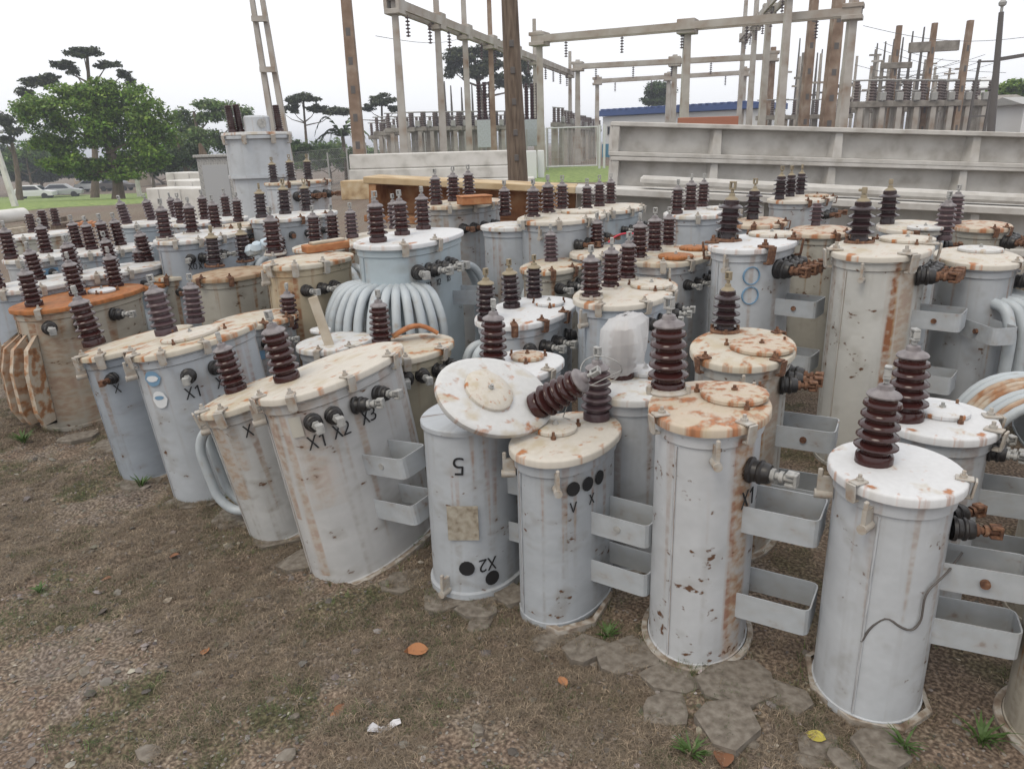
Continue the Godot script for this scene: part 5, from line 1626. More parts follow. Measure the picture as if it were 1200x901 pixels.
	T.append({p = [606, 425], h = 0.73, a = 0.215, b = 0.16, e = 2.6, yaw = 58, m = "t_white", lm = "l_clean", near = true, hv = [[578, 428]], hs = 1.0, cov = [[618, 415, 0.075, "l_rust", 1]], cl = [0.26, 0.40], lv = [[0.28, 0.23], 0.13, true], g = one,
		l = "small white transformer with a half rusted round cover behind the upturned tank"})
	T.append({p = [478, 404], h = 0.74, a = 0.24, b = 0.17, e = 2.2, yaw = 60, m = "t_yellow", lm = "l_stain", near = true, hv = [[447, 402]], hs = 0.92, cl = [0.38, 0.24], lv = [[0.38, 0.32, 0.26, 0.20], 0.10, false], lvs = 1.15, g = one,
		l = "yellowish transformer with four side bushings behind the cream lidded oval one"})
	T.append({p = [392, 398], h = 0.66, a = 0.20, b = 0.16, e = 2.2, yaw = 62, m = "t_grey", lm = "l_white", hv = [[340, 384]], hs = 0.9, cov = [[375, 385, 0.06, "l_clean", 1]], cl = [0.45, 0.3], g = one,
		l = "low grey transformer with a plank propped on its lid"})
	T.append({p = [300, 371], h = 0.75, a = 0.24, b = 0.16, e = 2.2, yaw = 58, m = "t_grey", lm = "l_stain", hv = [[229, 377]], hs = 0.98, hm = "porc_dust", cl = [0.42, 0.3, 0.2], cm = "rust", lv = [[0.36, 0.30, 0.24], 0.12, false], plate = [[0.33, 0.18, 0.05, 0.05, "blueink", "sticker"]], g = one,
		l = "grey transformer with a stained cream lid behind the stickered one"})
	# ---- third row and beyond, right to left
	T.append({p = [1034, 287], h = 1.10, a = 0.40, b = 0.215, e = 2.1, yaw = 54, m = "t_peel", lm = "l_cream", near = true, hv = [[1007, 284]], hk = "b", hm = "porc_b", hs = 1.15, ring = true, eye = false, cov = [[1064, 278, 0.135, "l_cream", 1]], cl = [0.64, 0.37, 0.2], cs = 1.5, lug = [0.5], lv = [[0.31, 0.28, 0.25, 0.22], 0.12, true], lvs = 1.6, tray = [[0.27, 0.72, "tray_wide", 1], [0.27, 0.40, "tray_wide", 0]], g = one,
		l = "tall peeling white transformer with a rust run down its front"})
	T.append({p = [884, 281], h = 1.10, a = 0.360, b = 0.195, e = 2.1, yaw = 54, m = "t_white", lm = "l_clean", near = true, hv = [[853, 282]], hk = "b", hm = "porc_b", hs = 1.12, ring = true, cov = [[905, 272, 0.13, "l_cream", 1]], cl = [0.66, 0.37, 0.2], cs = 1.5, cm = "rust", lug = [0.51], lv = [[0.31, 0.28, 0.25, 0.22], 0.13, true], lvs = 1.7, tray = [[0.265, 0.72, "tray_wide", 1], [0.265, 0.42, "tray_wide", 0]], g = one,
		l = "tall clean white transformer with two thin blue rings on its side"})
	T.append({p = [1070, 263], h = 1.08, a = 0.340, b = 0.190, e = 2.0, yaw = 66, m = "t_white", lm = "l_cream", hv = [[1040, 262]], hk = "b", hm = "porc_b", hs = 1.1, eye = false, cov = [[1085, 265, 0.1, "l_white", 1]], cl = [0.3, 0.2, 0.5], cm = "rust", lv = [[0.28, 0.24], 0.12, true], g = one,
		l = "cream lidded transformer right behind the peeling tall one"})
	T.append({p = [1146, 298], h = 1.02, a = 0.330, b = 0.180, e = 2.1, yaw = 66, m = "t_grey", lm = "l_cream", hv = [[1105, 280]], hm = "porc_dust", hs = 0.95, cov = [[1150, 290, 0.11, "l_white", 1]], cl = [0.36], lv = [[0.28, 0.24, 0.20], 0.12, true], lvs = 1.3, tub = [[0.40, 0.36, 0.32, 0.28, 0.24, 0.44], 0.25, 0.82, 0.12, 0.028], tray = [[0.50, 0.66, "tray_box", 1, 0.5]], g = one,
		l = "grey transformer with thick bent cooling tubes and a pale flat cover"})
	T.append({p = [1296, 285], h = 1.08, a = 0.36, b = 0.22, e = 3.0, yaw = 66, m = "t_blue", lm = "l_clean", hv = [[1302, 262]], hs = 0.9, lv = [[0.62, 0.58], 0.10, false], lvs = 1.3, g = one,
		l = "blue grey boxy transformer by the right edge under the concrete beams"})
	T.append({p = [890, 258], h = 1.06, a = 0.320, b = 0.180, e = 2.0, yaw = 66, m = "t_grey", lm = "l_rust", hv = [[882, 257]], hk = "b", hm = "porc_b", hs = 1.1, cl = [0.5, 0.35, 0.25], cm = "rust", g = one,
		l = "rust lidded transformer hidden behind the tall clean white one"})
	T.append({name = "three_phase_transformer", row = [[911, 234], [940, 227]], h = 1.12, a = 0.42, b = 0.24, zoff = 0.1, m = "t_white", lm = "l_cream", hk = "b", hm = "porc_b", hs = 0.98, cov = [[0.05, 0.12, 0.1, "l_rust"]], cl = [0.4, 0.3, 0.2], cm = "rust", lv = [[0.30, 0.26, 0.22, 0.18], 0.14, true], lvs = 1.3, g = three,
		l = "white three bushing transformer with rusty side terminals, nearest the grey beams"})
	T.append({name = "three_phase_transformer", row = [[790, 251], [826, 241]], h = 1.12, a = 0.42, b = 0.24, zoff = 0.1, m = "t_grey", lm = "l_white", hs = 0.9, cov = [[0.1, 0.1, 0.1, "l_white"]], cl = [0.45, 0.33, 0.22], lv = [[0.34, 0.29, 0.24, 0.19], 0.14, false], g = three,
		l = "pale grey three bushing transformer before the flanged beam"})
	T.append({name = "three_phase_transformer", row = [[749, 303], [783, 288]], h = 1.0, a = 0.37, b = 0.22, zoff = 0.1, m = "t_white", lm = "l_stain", hs = 0.88, ring = true, cov = [[0.16, 0.1, 0.09, "l_orange"], [-0.2, 0.09, 0.1, "l_orange"]], cl = [0.46, 0.36, 0.26], lv = [[0.36, 0.31, 0.26, 0.21], 0.14, false], lug = [0.44], g = three,
		l = "white three bushing transformer with orange rusted covers"})
	T.append({name = "three_phase_transformer", row = [[693, 349], [735, 327]], h = 0.92, a = 0.38, b = 0.215, zoff = 0.09, m = "t_white", lm = "l_cream", near = true, hs = 0.86, ring = true, cov = [[0.1, 0.10, 0.11, "l_cream"]], cl = [0.50, 0.36, 0.24], lv = [[0.34, 0.29, 0.24, 0.19], 0.12, false], lvs = 1.1, lug = [0.55], g = three,
		l = "white three bushing transformer with a big cream cover behind the bagged one"})
	T.append({name = "three_phase_transformer", row = [[570, 374], [626, 348]], h = 0.82, a = 0.36, b = 0.20, zoff = 0.09, m = "t_white", lm = "l_clean", near = true, hs = 0.86, hm = "porc_b", cov = [[0.13, 0.07, 0.08, "l_clean"]], cl = [0.44, 0.34, 0.25], cm = "rust", lv = [[0.385, 0.335, 0.285, 0.235], 0.14, false], lvs = 1.2, tub = [[0.54, 0.50, 0.58], 0.2, 0.7, 0.10, 0.025], g = three,
		l = "white three bushing transformer with a row of four black side bushings"})
	T.append({name = "three_phase_transformer", row = [[620, 257], [663, 245]], h = 1.15, a = 0.48, b = 0.27, zoff = 0.12, m = "t_grey", lm = "l_cream", hs = 0.92, ring = true, cov = [[0.12, 0.08, 0.14, "l_cream"]], cl = [0.56, 0.44, 0.33, 0.22], lv = [[0.37, 0.32, 0.27, 0.22], 0.17, true], lvs = 1.2, lug = [0.5], tub = [[0.47, 0.43, 0.53], 0.3, 0.72, 0.12, 0.03], g = three,
		l = "large light grey three bushing transformer with rust streaked side terminals"})
	T.append({name = "three_phase_transformer", row = [[683, 247], [720, 237]], h = 1.12, a = 0.42, b = 0.24, zoff = 0.1, m = "t_blue", lm = "l_cream", hs = 0.86, cl = [0.42, 0.32, 0.22], lv = [[0.36, 0.31, 0.26, 0.21], 0.16, false], lvs = 1.1, g = three, n = 3,
		l = "bluish grey three bushing transformer behind the large light grey one"})
	T.append({name = "three_phase_transformer", row = [[508, 240], [553, 232]], h = 1.20, a = 0.44, b = 0.27, zoff = 0.08, m = "t_stain", lm = "l_stain", hs = 1.0, cl = [0.45, 0.35, 0.26], lv = [[0.40, 0.35, 0.30, 0.25], 0.18, true], lvs = 1.3, g = three,
		l = "stained three bushing transformer with an orange box on its lid"})
	T.append({name = "tubed_transformer", row = [[437, 285], [501, 267]], h = 1.12, a = 0.46, b = 0.25, e = 2.6, zoff = 0.06, maxrow = 0.66, m = "t_blue", lm = "l_clean", near = true, hs = 1.0, cl = [0.42, 0.30], cs = 1.2, lv = [[0.375, 0.335, 0.295, 0.255], 0.17, false], lvs = 1.5, txt = [["X0", 0.375, 0.26, 0.05], ["X1", 0.335, 0.26, 0.05], ["X2", 0.295, 0.26, 0.05], ["X3", 0.255, 0.26, 0.05]], tub = [[0.375, 0.395, 0.415, 0.435, 0.455, 0.475, 0.495, 0.515, 0.535, 0.555, 0.58, 0.605, 0.63, 0.05, 0.08], 0.12, 0.87, 0.21, 0.027], tray = [[0.22, 0.68, "tray_wide", 0]], g = three,
		l = "light blue grey transformer wrapped in a bank of bent cooling tubes"})
	T.append({p = [362, 302], h = 1.0, a = 0.30, b = 0.20, e = 2.2, yaw = 60, m = "t_yellow", lm = "l_stain", near = true, hv = [[322, 298]], hs = 1.02, ring = true, cl = [0.5, 0.4, 0.29], cs = 1.2, lv = [[0.37, 0.31, 0.26], 0.16, false], lvs = 1.2, lug = [0.54], g = one,
		l = "tan stained transformer with an orange wood block on its lid"})
	T.append({p = [272, 318], h = 0.86, a = 0.27, b = 0.20, e = 2.3, yaw = 64, m = "t_cream", lm = "l_tan", hv = [[252, 312], [287, 306]], hs = 0.98, hm = "porc_b", ring = true, cl = [0.5, 0.36], cm = "rust", g = one,
		l = "brown lidded transformer with two dark bushings"})
	T.append({name = "three_phase_transformer", row = [[191, 281], [256, 267]], h = 1.04, a = 0.46, b = 0.24, zoff = 0.08, maxrow = 0.72, m = "t_grey2", lm = "l_white", near = true, hs = 0.98, ring = true, cl = [0.47, 0.38, 0.29, 0.2], lv = [[0.42, 0.38, 0.34, 0.30], 0.14, false], lvs = 1.2, txt = [["X0", 0.42, 0.20, 0.06], ["X1", 0.38, 0.20, 0.06], ["X2", 0.34, 0.20, 0.06]], tub = [[0.53, 0.57], 0.3, 0.72, 0.1, 0.03], g = three,
		l = "wide plain grey three bushing transformer marked X0 X1 X2"})
	# ---- left cluster
	T.append({name = "three_phase_transformer", row = [[0, 341], [84, 316]], h = 0.84, yaw = 72, a = 0.40, b = 0.21, zoff = 0.07, m = "t_grey2", lm = "l_white", hs = 0.92, tilt = Vector3(0, 0, 0.12), cl = [0.45, 0.33, 0.25], lv = [[0.38, 0.33, 0.28], 0.12, false], g = three,
		l = "white lidded three bushing transformer right behind the orange lidded one"})
	T.append({name = "three_phase_transformer", row = [[18, 305], [86, 288]], h = 0.92, yaw = 72, a = 0.38, b = 0.20, zoff = 0.07, m = "t_grey", lm = "l_white", hs = 0.95, tilt = Vector3(0, 0, 0.06), cl = [0.45, 0.33, 0.25], lv = [[0.38, 0.33, 0.28], 0.12, false], plate = [[0.34, 0.13, 0.12, 0.09, "blueink", "sticker"]], g = three,
		l = "white lidded three bushing transformer with a blue label on its tank"})
	T.append({name = "three_phase_transformer", row = [[103, 305], [166, 322]], h = 0.86, yaw = 66, a = 0.34, b = 0.19, zoff = 0.06, m = "t_grey2", lm = "l_white", hs = 0.95, tilt = Vector3(0, 0, 0.12), cl = [0.4, 0.28], lv = [[0.36, 0.30, 0.24], 0.12, false], g = three,
		l = "white lidded three bushing transformer between the orange lidded and the plain grey wide one"})
	T.append({p = [165, 332], h = 0.74, a = 0.17, b = 0.16, e = 2.1, yaw = 66, m = "t_blue", lm = "l_orange", hv = [[167, 325]], hs = 0.95, tub = [[0.3, 0.36], 0.2, 0.55, 0.1, 0.026], g = one,
		l = "small transformer with an orange rusted lid and a pale looped tube"})
	T.append({name = "three_phase_transformer", row = [[103, 291], [146, 288]], h = 0.92, yaw = 66, a = 0.36, b = 0.19, zoff = 0.06, m = "t_grey", lm = "l_white", hs = 0.95, tilt = Vector3(0, 0, 0.12), cl = [0.4, 0.28], g = three,
		l = "white lidded three bushing transformer one row behind the blue labelled one"})
	T.append({name = "three_phase_transformer", row = [[151, 263], [203, 253]], h = 1.04, yaw = 70, a = 0.42, b = 0.22, zoff = 0.06, m = "t_blue", lm = "l_white", hs = 0.9, hm = "porc_dust", tilt = Vector3(0, 0, 0.2), cl = [0.42, 0.3], g = three,
		l = "pale three bushing transformer with slanting bushings at the edge of the bare dirt"})
	T.append({name = "three_phase_transformer", row = [[214, 262], [264, 252]], h = 1.04, yaw = 70, a = 0.42, b = 0.22, zoff = 0.06, m = "t_grey", lm = "l_white", hs = 0.92, cl = [0.42, 0.3, 0.2], g = three,
		l = "grey three bushing transformer behind the one marked X0 X1 X2"})
	T.append({name = "three_phase_transformer", p = [48, 273], h = 0.92, a = 0.36, b = 0.2, yaw = 70, m = "t_cream", lm = "l_white", hv = [[38, 272], [52, 268], [66, 264]], hs = 0.92, cap = false, cl = [0.4, 0.3], g = three,
		l = "cream three bushing transformer missing its terminals beside the scrap timber"})
	# ---- middle back
	T.append({name = "three_phase_transformer", row = [[322, 216], [358, 208]], h = 1.30, yaw = 66, a = 0.46, b = 0.26, zoff = 0.1, m = "t_white", lm = "l_stain", hs = 1.0, hm = "porc_b", cl = [0.4, 0.3, 0.2], cm = "rust", lv = [[0.36, 0.31, 0.26, 0.21], 0.16, true], lvs = 1.8, g = three,
		l = "white three bushing transformer with a rusty lid rim before the tall regulator"})
	T.append({name = "three_phase_transformer", row = [[308, 257], [357, 245]], h = 1.12, yaw = 68, a = 0.46, b = 0.24, zoff = 0.1, m = "t_grey", lm = "l_white", hs = 0.98, hm = "porc_b", cl = [0.42, 0.32, 0.22], cm = "rust", lv = [[0.36, 0.30, 0.24], 0.14, true], tub = [[0.5, 0.54, 0.1, 0.06], 0.3, 0.8, 0.12, 0.03], g = three,
		l = "grey three bushing transformer with weeds growing around it"})
	T.append({name = "three_phase_transformer", row = [[367, 286], [393, 282]], h = 0.97, yaw = 64, a = 0.34, b = 0.2, zoff = 0.08, n = 2, m = "t_cream", lm = "l_cream", hs = 0.95, cl = [0.42, 0.3], cm = "rust", tub = [[0.26, 0.3, 0.34, 0.38], 0.3, 0.8, 0.12, 0.03], g = three,
		l = "cream two bushing transformer with pale tubes left of the light blue tubed one"})
	T.append({name = "three_phase_transformer", row = [[420, 280], [456, 266]], h = 0.99, yaw = 66, a = 0.38, b = 0.2, zoff = 0.08, m = "t_cream", lm = "l_cream", hs = 0.95, hm = "porc_dust", cl = [0.42, 0.3], cm = "rust", g = three,
		l = "cream three bushing transformer right behind the light blue tubed one"})
	T.append({p = [600, 262], h = 1.10, a = 0.22, b = 0.2, e = 2.1, yaw = 66, m = "t_grey", lm = "l_white", hv = [[592, 252]], hs = 0.95, g = one,
		l = "single bushing transformer squeezed between the stained and the large light grey one"})
	T.append({p = [962, 268], h = 1.02, a = 0.30, b = 0.18, yaw = 62, m = "t_cream", lm = "l_rust", hv = [[956, 264]], hk = "b", hm = "porc_dust", hs = 0.8, cap = false, cl = [0.4, 0.3], cm = "rust", lv = [[0.36, 0.31, 0.26, 0.21], 0.12, true], lvs = 1.6, tray = [[0.28, 0.7, "tray_box", 1]], g = one,
		l = "rust lidded cream transformer in the gap between the two tall white ones"})
	T.append({p = [338, 306], h = 0.80, a = 0.22, b = 0.16, yaw = 62, m = "t_grey2", lm = "l_white", hv = [[330, 303]], hs = 0.85, cl = [0.4], cm = "rust", g = one,
		l = "low grey transformer half hidden behind the tan stained one"})
	T.append({p = [215, 318], h = 0.78, a = 0.26, b = 0.16, yaw = 64, m = "t_cream", lm = "l_stain", hv = [[205, 316]], hs = 0.9, cl = [0.42, 0.3], cm = "rust", lv = [[0.36, 0.3], 0.12, true], g = one,
		l = "small cream transformer between the small orange lidded and the brown lidded one"})
	T.append({p = [285, 262], h = 1.05, a = 0.28, b = 0.18, yaw = 66, m = "t_white", lm = "l_stain", hv = [[279, 259]], hs = 0.9, cl = [0.42, 0.3], cm = "rust", lv = [[0.36, 0.3, 0.24], 0.12, true], lvs = 1.4, g = one,
		l = "white single bushing transformer before the foot of the regulator"})
	T.append({p = [705, 292], h = 0.95, a = 0.28, b = 0.17, yaw = 64, m = "t_grey", lm = "l_cream", hv = [[700, 290]], hs = 0.85, cl = [0.42, 0.3], lv = [[0.36, 0.3, 0.24], 0.12, true], lvs = 1.4, g = one,
		l = "grey single bushing transformer behind the three bushing one with a cream cover"})
	T.append({p = [650, 308], h = 0.90, a = 0.30, b = 0.17, yaw = 64, m = "t_cream", lm = "l_stain", hv = [[646, 306]], hs = 0.85, hm = "porc_dust", cl = [0.42, 0.3], cm = "rust", lv = [[0.38, 0.32, 0.26], 0.12, false], lvs = 1.2, g = one,
		l = "cream single bushing transformer behind the row of four black side bushings"})
	T.append({p = [1150, 262], h = 1.02, a = 0.28, b = 0.17, yaw = 62, m = "t_cream", lm = "l_rust", hv = [[1118, 262]], hm = "porc_dust", hs = 0.9, cl = [0.45, 0.36], cm = "rust", lv = [[0.36, 0.3, 0.24], 0.1, true], lvs = 1.6, g = one,
		l = "cream transformer with a dusty bushing in front of the dark beam recess"})
	for d in T:
		var o := transformer(d)
		if d.get("near", false): feet.append([o.position, d.a, d.b, o.rotation.y])
		if d.has("fins"):
			# deep sheet metal fins on the near end and left side
			for k in 5:
				var t: float = 0.475 + 0.034 * k
				var ol := outline(d.a, d.b, 2.4, t)
				var m := MB.new()
				var n: Vector3 = ol[1]; var p: Vector3 = ol[0]
				var s := n.cross(Vector3.UP) * 0.014
				var prof := [[-0.01, 0.05], [0.10, 0.07], [0.14, 0.16], [0.14, 0.42], [0.10, 0.55], [-0.01, 0.62]]
				for q in prof.size() - 1:
					var p0: Vector3 = p + n * prof[q][0] + Vector3(0, prof[q][1], 0); var p1: Vector3 = p + n * prof[q + 1][0] + Vector3(0, prof[q + 1][1], 0)
					var c0: Vector3 = p + Vector3(0, prof[q][1], 0); var c1: Vector3 = p + Vector3(0, prof[q + 1][1], 0)
					m.quad(p0 + s, p0 - s, p1 - s, p1 + s)
					m.quad(c0 + s, p0 + s, p1 + s, c1 + s)
					m.quad(p0 - s, c0 - s, c1 - s, p1 - s)
				part("fin", m.done(), M.rtube, o)
		if d.l.find("two thin blue rings") >= 0:
			for y in [0.50, 0.395]:
				var ol := outline(d.a, d.b, 2.0, 0.415)
				var m := MB.new(); m.lathe(24, [[0.043, -0.012], [0.043, 0.003], [0.048, 0.003], [0.048, -0.012]], tx(Vector3.ZERO, Vector3(PI / 2, 0, 0)))
				part("painted_ring", m.done(), M.blueink, o, facing(ol[0] + Vector3(0, d.h - y + 0.25, 0) + ol[1] * 0.002, ol[1]))
	open_tank()
	regulator()
	lying_radiator()

func open_tank():
	# a tank stood upside down with its lid, bushing and all, laid aslant over it
	var h := 0.70
	var at := on_h(556, 478, h); at.y = 0
	var o := base("upturned_transformer", at, deg_to_rad(58))
	var a := 0.225; var b := 0.165
	var m := MB.new()
	m.loft(a, b, 2.2, 40, [[1.0, 0.012, -0.025], [1.0, 0.012, 0.03], [1.0, 0.0, 0.034], [1.0, 0.0, 0.3], [1.0, 0.0, h - 0.03], [1.0, 0.010, h - 0.028], [1.0, 0.010, h - 0.012], [1.0, 0.006, h - 0.008], [0.5, 0.0, h - 0.008], [0.0, 0.0, h - 0.008]], false, Transform3D.IDENTITY, h)
	part("tank", m.done(), M.t_grey, o)
	var ol := outline(a, b, 2.2, 0.44)
	letters(o, "5", ol[0] + Vector3(0, h - 0.14, 0), ol[1], 0.09, PI)
	ol = outline(a, b, 2.2, 0.36)
	letters(o, "X2", ol[0] + Vector3(0, 0.145, 0), ol[1], 0.07, PI)
	for t in [0.43, 0.345]:
		ol = outline(a, b, 2.2, t)
		var hm := MB.new(); hm.lathe(14, [[0.03, 0.0], [0.03, 0.003], [0.0, 0.003]], tx(Vector3.ZERO, Vector3(PI / 2, 0, 0)))
		part("bushing_hole", hm.done(), M.ink, o, facing(ol[0] + ol[1] * 0.001 + Vector3(0, 0.14 if t > 0.4 else 0.08, 0), ol[1]))
	# name plate
	var pm := MB.new()
	ol = outline(a, b, 2.2, 0.435)
	pm.box(Vector3.ZERO, Vector3(0.115, 0.14, 0.003), Basis.IDENTITY, 0.001)
	part("name_plate", pm.done(), M.plate, o, facing(ol[0] + ol[1] * 0.003 + Vector3(0, 0.33, 0), ol[1]))
	for q in [[0.24, 0.40], [0.24, 0.20]]:
		ol = outline(a, b, 2.2, q[0])
		part("hanger_bracket", K.tray_small, M.tray, o, facing(ol[0] + Vector3(0, q[1], 0), ol[1]))
	ol = outline(a, b, 2.2, 0.5)
	part("lifting_lug", K.lug, M.hook, o, facing(ol[0] + Vector3(0, 0.1, 0), ol[1]))
	tag(o, "white transformer tank stood upside down with an inverted figure 5", "transformer", "stored transformers with one bushing")
	# the lid
	var lid := Node3D.new()
	lid.name = numbered("detached_cover_plate")
	add_child(lid)
	var c := on_h(582, 462, 0.80)
	# turn the lid to face the camera side: tipped forwards to the right
	lid.transform = Transform3D(Basis(Vector3.UP, deg_to_rad(30)) * Basis.from_euler(Vector3(0.62, 0, -0.18)), c)
	var lm := MB.new()
	lm.loft(0.235, 0.178, 2.15, 40, [[0.0, 0.0, -0.02], [1.0, -0.01, -0.02], [1.0, -0.004, -0.028], [1.0, 0.0, -0.022], [1.0, 0.001, -0.004], [1.0, -0.006, 0.002], [1.0, -0.02, 0.003], [0.5, 0.0, 0.006], [0.0, 0.0, 0.007]], true)
	part("plate", lm.done(), M.l_white, lid)
	var cm := MB.new()
	cm.loft(0.092, 0.092, 2.0, 28, [[1.0, 0.0, 0.002], [1.0, 0.0, 0.014], [1.0, -0.005, 0.019], [0.5, 0.0, 0.024], [0.0, 0.0, 0.025]], true)
	part("inspection_cover", cm.done(), M.l_cream, lid, tx(Vector3(-0.035, 0.004, -0.01)))
	part("bolt", K.bolt, M.zinc, lid, tx(Vector3(-0.035, 0.027, -0.01)))
	hv(lid, Vector3(0.135, 0.003, 0.075), "a", 0.98, Vector3(0.25, 0, -0.35), false, "porc", true)
	tag(lid, "loose oval cream lid with a drooping brown bushing laid aslant on the upturned tank", "lid")

func regulator():
	var dp := 10.6
	var at := spot(306, dp)
	var o := base("voltage_regulator", at, deg_to_rad(20))
	var mpp := on_d(301, 200, dp).distance_to(on_d(300, 200, dp))
	var ht := on_d(300, 158, dp).y
	var hf := on_d(300, 206, dp).y
	var r := 36.0 * mpp
	var m := MB.new()
	m.loft(r * 0.92, r * 0.8, 2.6, 36, [[1.0, 0, -0.02], [1.0, 0, hf - 0.03], [1.0, 0.05, hf - 0.02], [1.0, 0.05, hf + 0.02], [0.0, 0, hf + 0.02]], false, Transform3D.IDENTITY, ht)
	part("lower_tank", m.done(), M.t_white, o)
	m = MB.new()
	m.loft(r, r * 0.88, 2.6, 36, [[1.0, 0, hf + 0.021], [1.0, 0, ht - 0.06], [1.0, 0.04, ht - 0.05], [1.0, 0.04, ht - 0.01], [0.0, 0, ht - 0.009]], false, Transform3D.IDENTITY, ht)
	part("upper_tank", m.done(), M.t_white, o)
	m = MB.new()
	m.loft(r + 0.03, r * 0.88 + 0.03, 2.6, 36, [[1.0, 0, ht - 0.008], [1.0, 0.01, ht], [1.0, 0.0, ht + 0.03], [0.0, 0, ht + 0.05]], true)
	part("lid", m.done(), M.l_white, o)
	m = MB.new()
	m.lathe(20, [[0.17, 0.0], [0.17, 0.2], [0.15, 0.22], [0.0, 0.23]])
	var tr := part("turret", m.done(), M.t_white, o, tx(Vector3(0.02, ht + 0.02, 0.05)))
	m = MB.new(); m.lathe(12, [[0.06, 0], [0.06, 0.03], [0.0, 0.03]], tx(Vector3.ZERO, Vector3(PI / 2, 0, 0)))
	part("gauge", m.done(), M.zinc, tr, tx(Vector3(0.05, 0.12, 0.16)))
	for q in [[-0.30, 0.02, 0.08], [-0.20, -0.06, 0.04], [0.30, 0.05, 0.03]]:
		hv(o, Vector3(q[0], ht + 0.04, q[1]), "c", 0.78, Vector3(0, 0, q[2]), false, "porc", false, false)
	for t in [0.1, 0.2, 0.3, 0.42]:
		var ol := outline(r, r * 0.88, 2.6, t)
		var f := facing(ol[0] + ol[1] * 0.035 + Vector3(0, ht - 0.02, 0), ol[1]); f.basis = f.basis.scaled_local(Vector3.ONE * 1.8)
		part("lid_clamp", K.clamp, M.hook, o, f)
	tag(o, "tall white two tier regulator tank with long brown bushings", "regulator")

func lying_radiator():
	# a rusty bank of bent tubes lying at the right edge
	var at := on_h(1178, 470, 0.55); at.y = 0
	var o := base("radiator_bank", at, deg_to_rad(-12))
	for k in 9:
		var m := MB.new()
		var z := -0.18 + k * 0.045
		m.tube(arc([Vector3(-0.16, 0.0, z), Vector3(-0.15, 0.40, z), Vector3(-0.02, 0.60, z), Vector3(0.22, 0.62, z), Vector3(0.42, 0.45, z), Vector3(0.45, 0.0, z)], 0.15, 5), 0.021, 8)
		part("tube", m.done(), M.rtube if k in [2, 3, 4, 7] else M.tube, o)
	for x in [-0.155, 0.447]:
		var hm := MB.new(); hm.box(Vector3(x, 0.05, 0.0), Vector3(0.07, 0.1, 0.46), Basis.IDENTITY, 0.01)
		part("header", hm.done(), M.tray, o)
	tag(o, "rust streaked bank of bent radiator tubes standing by the right edge", "radiator")

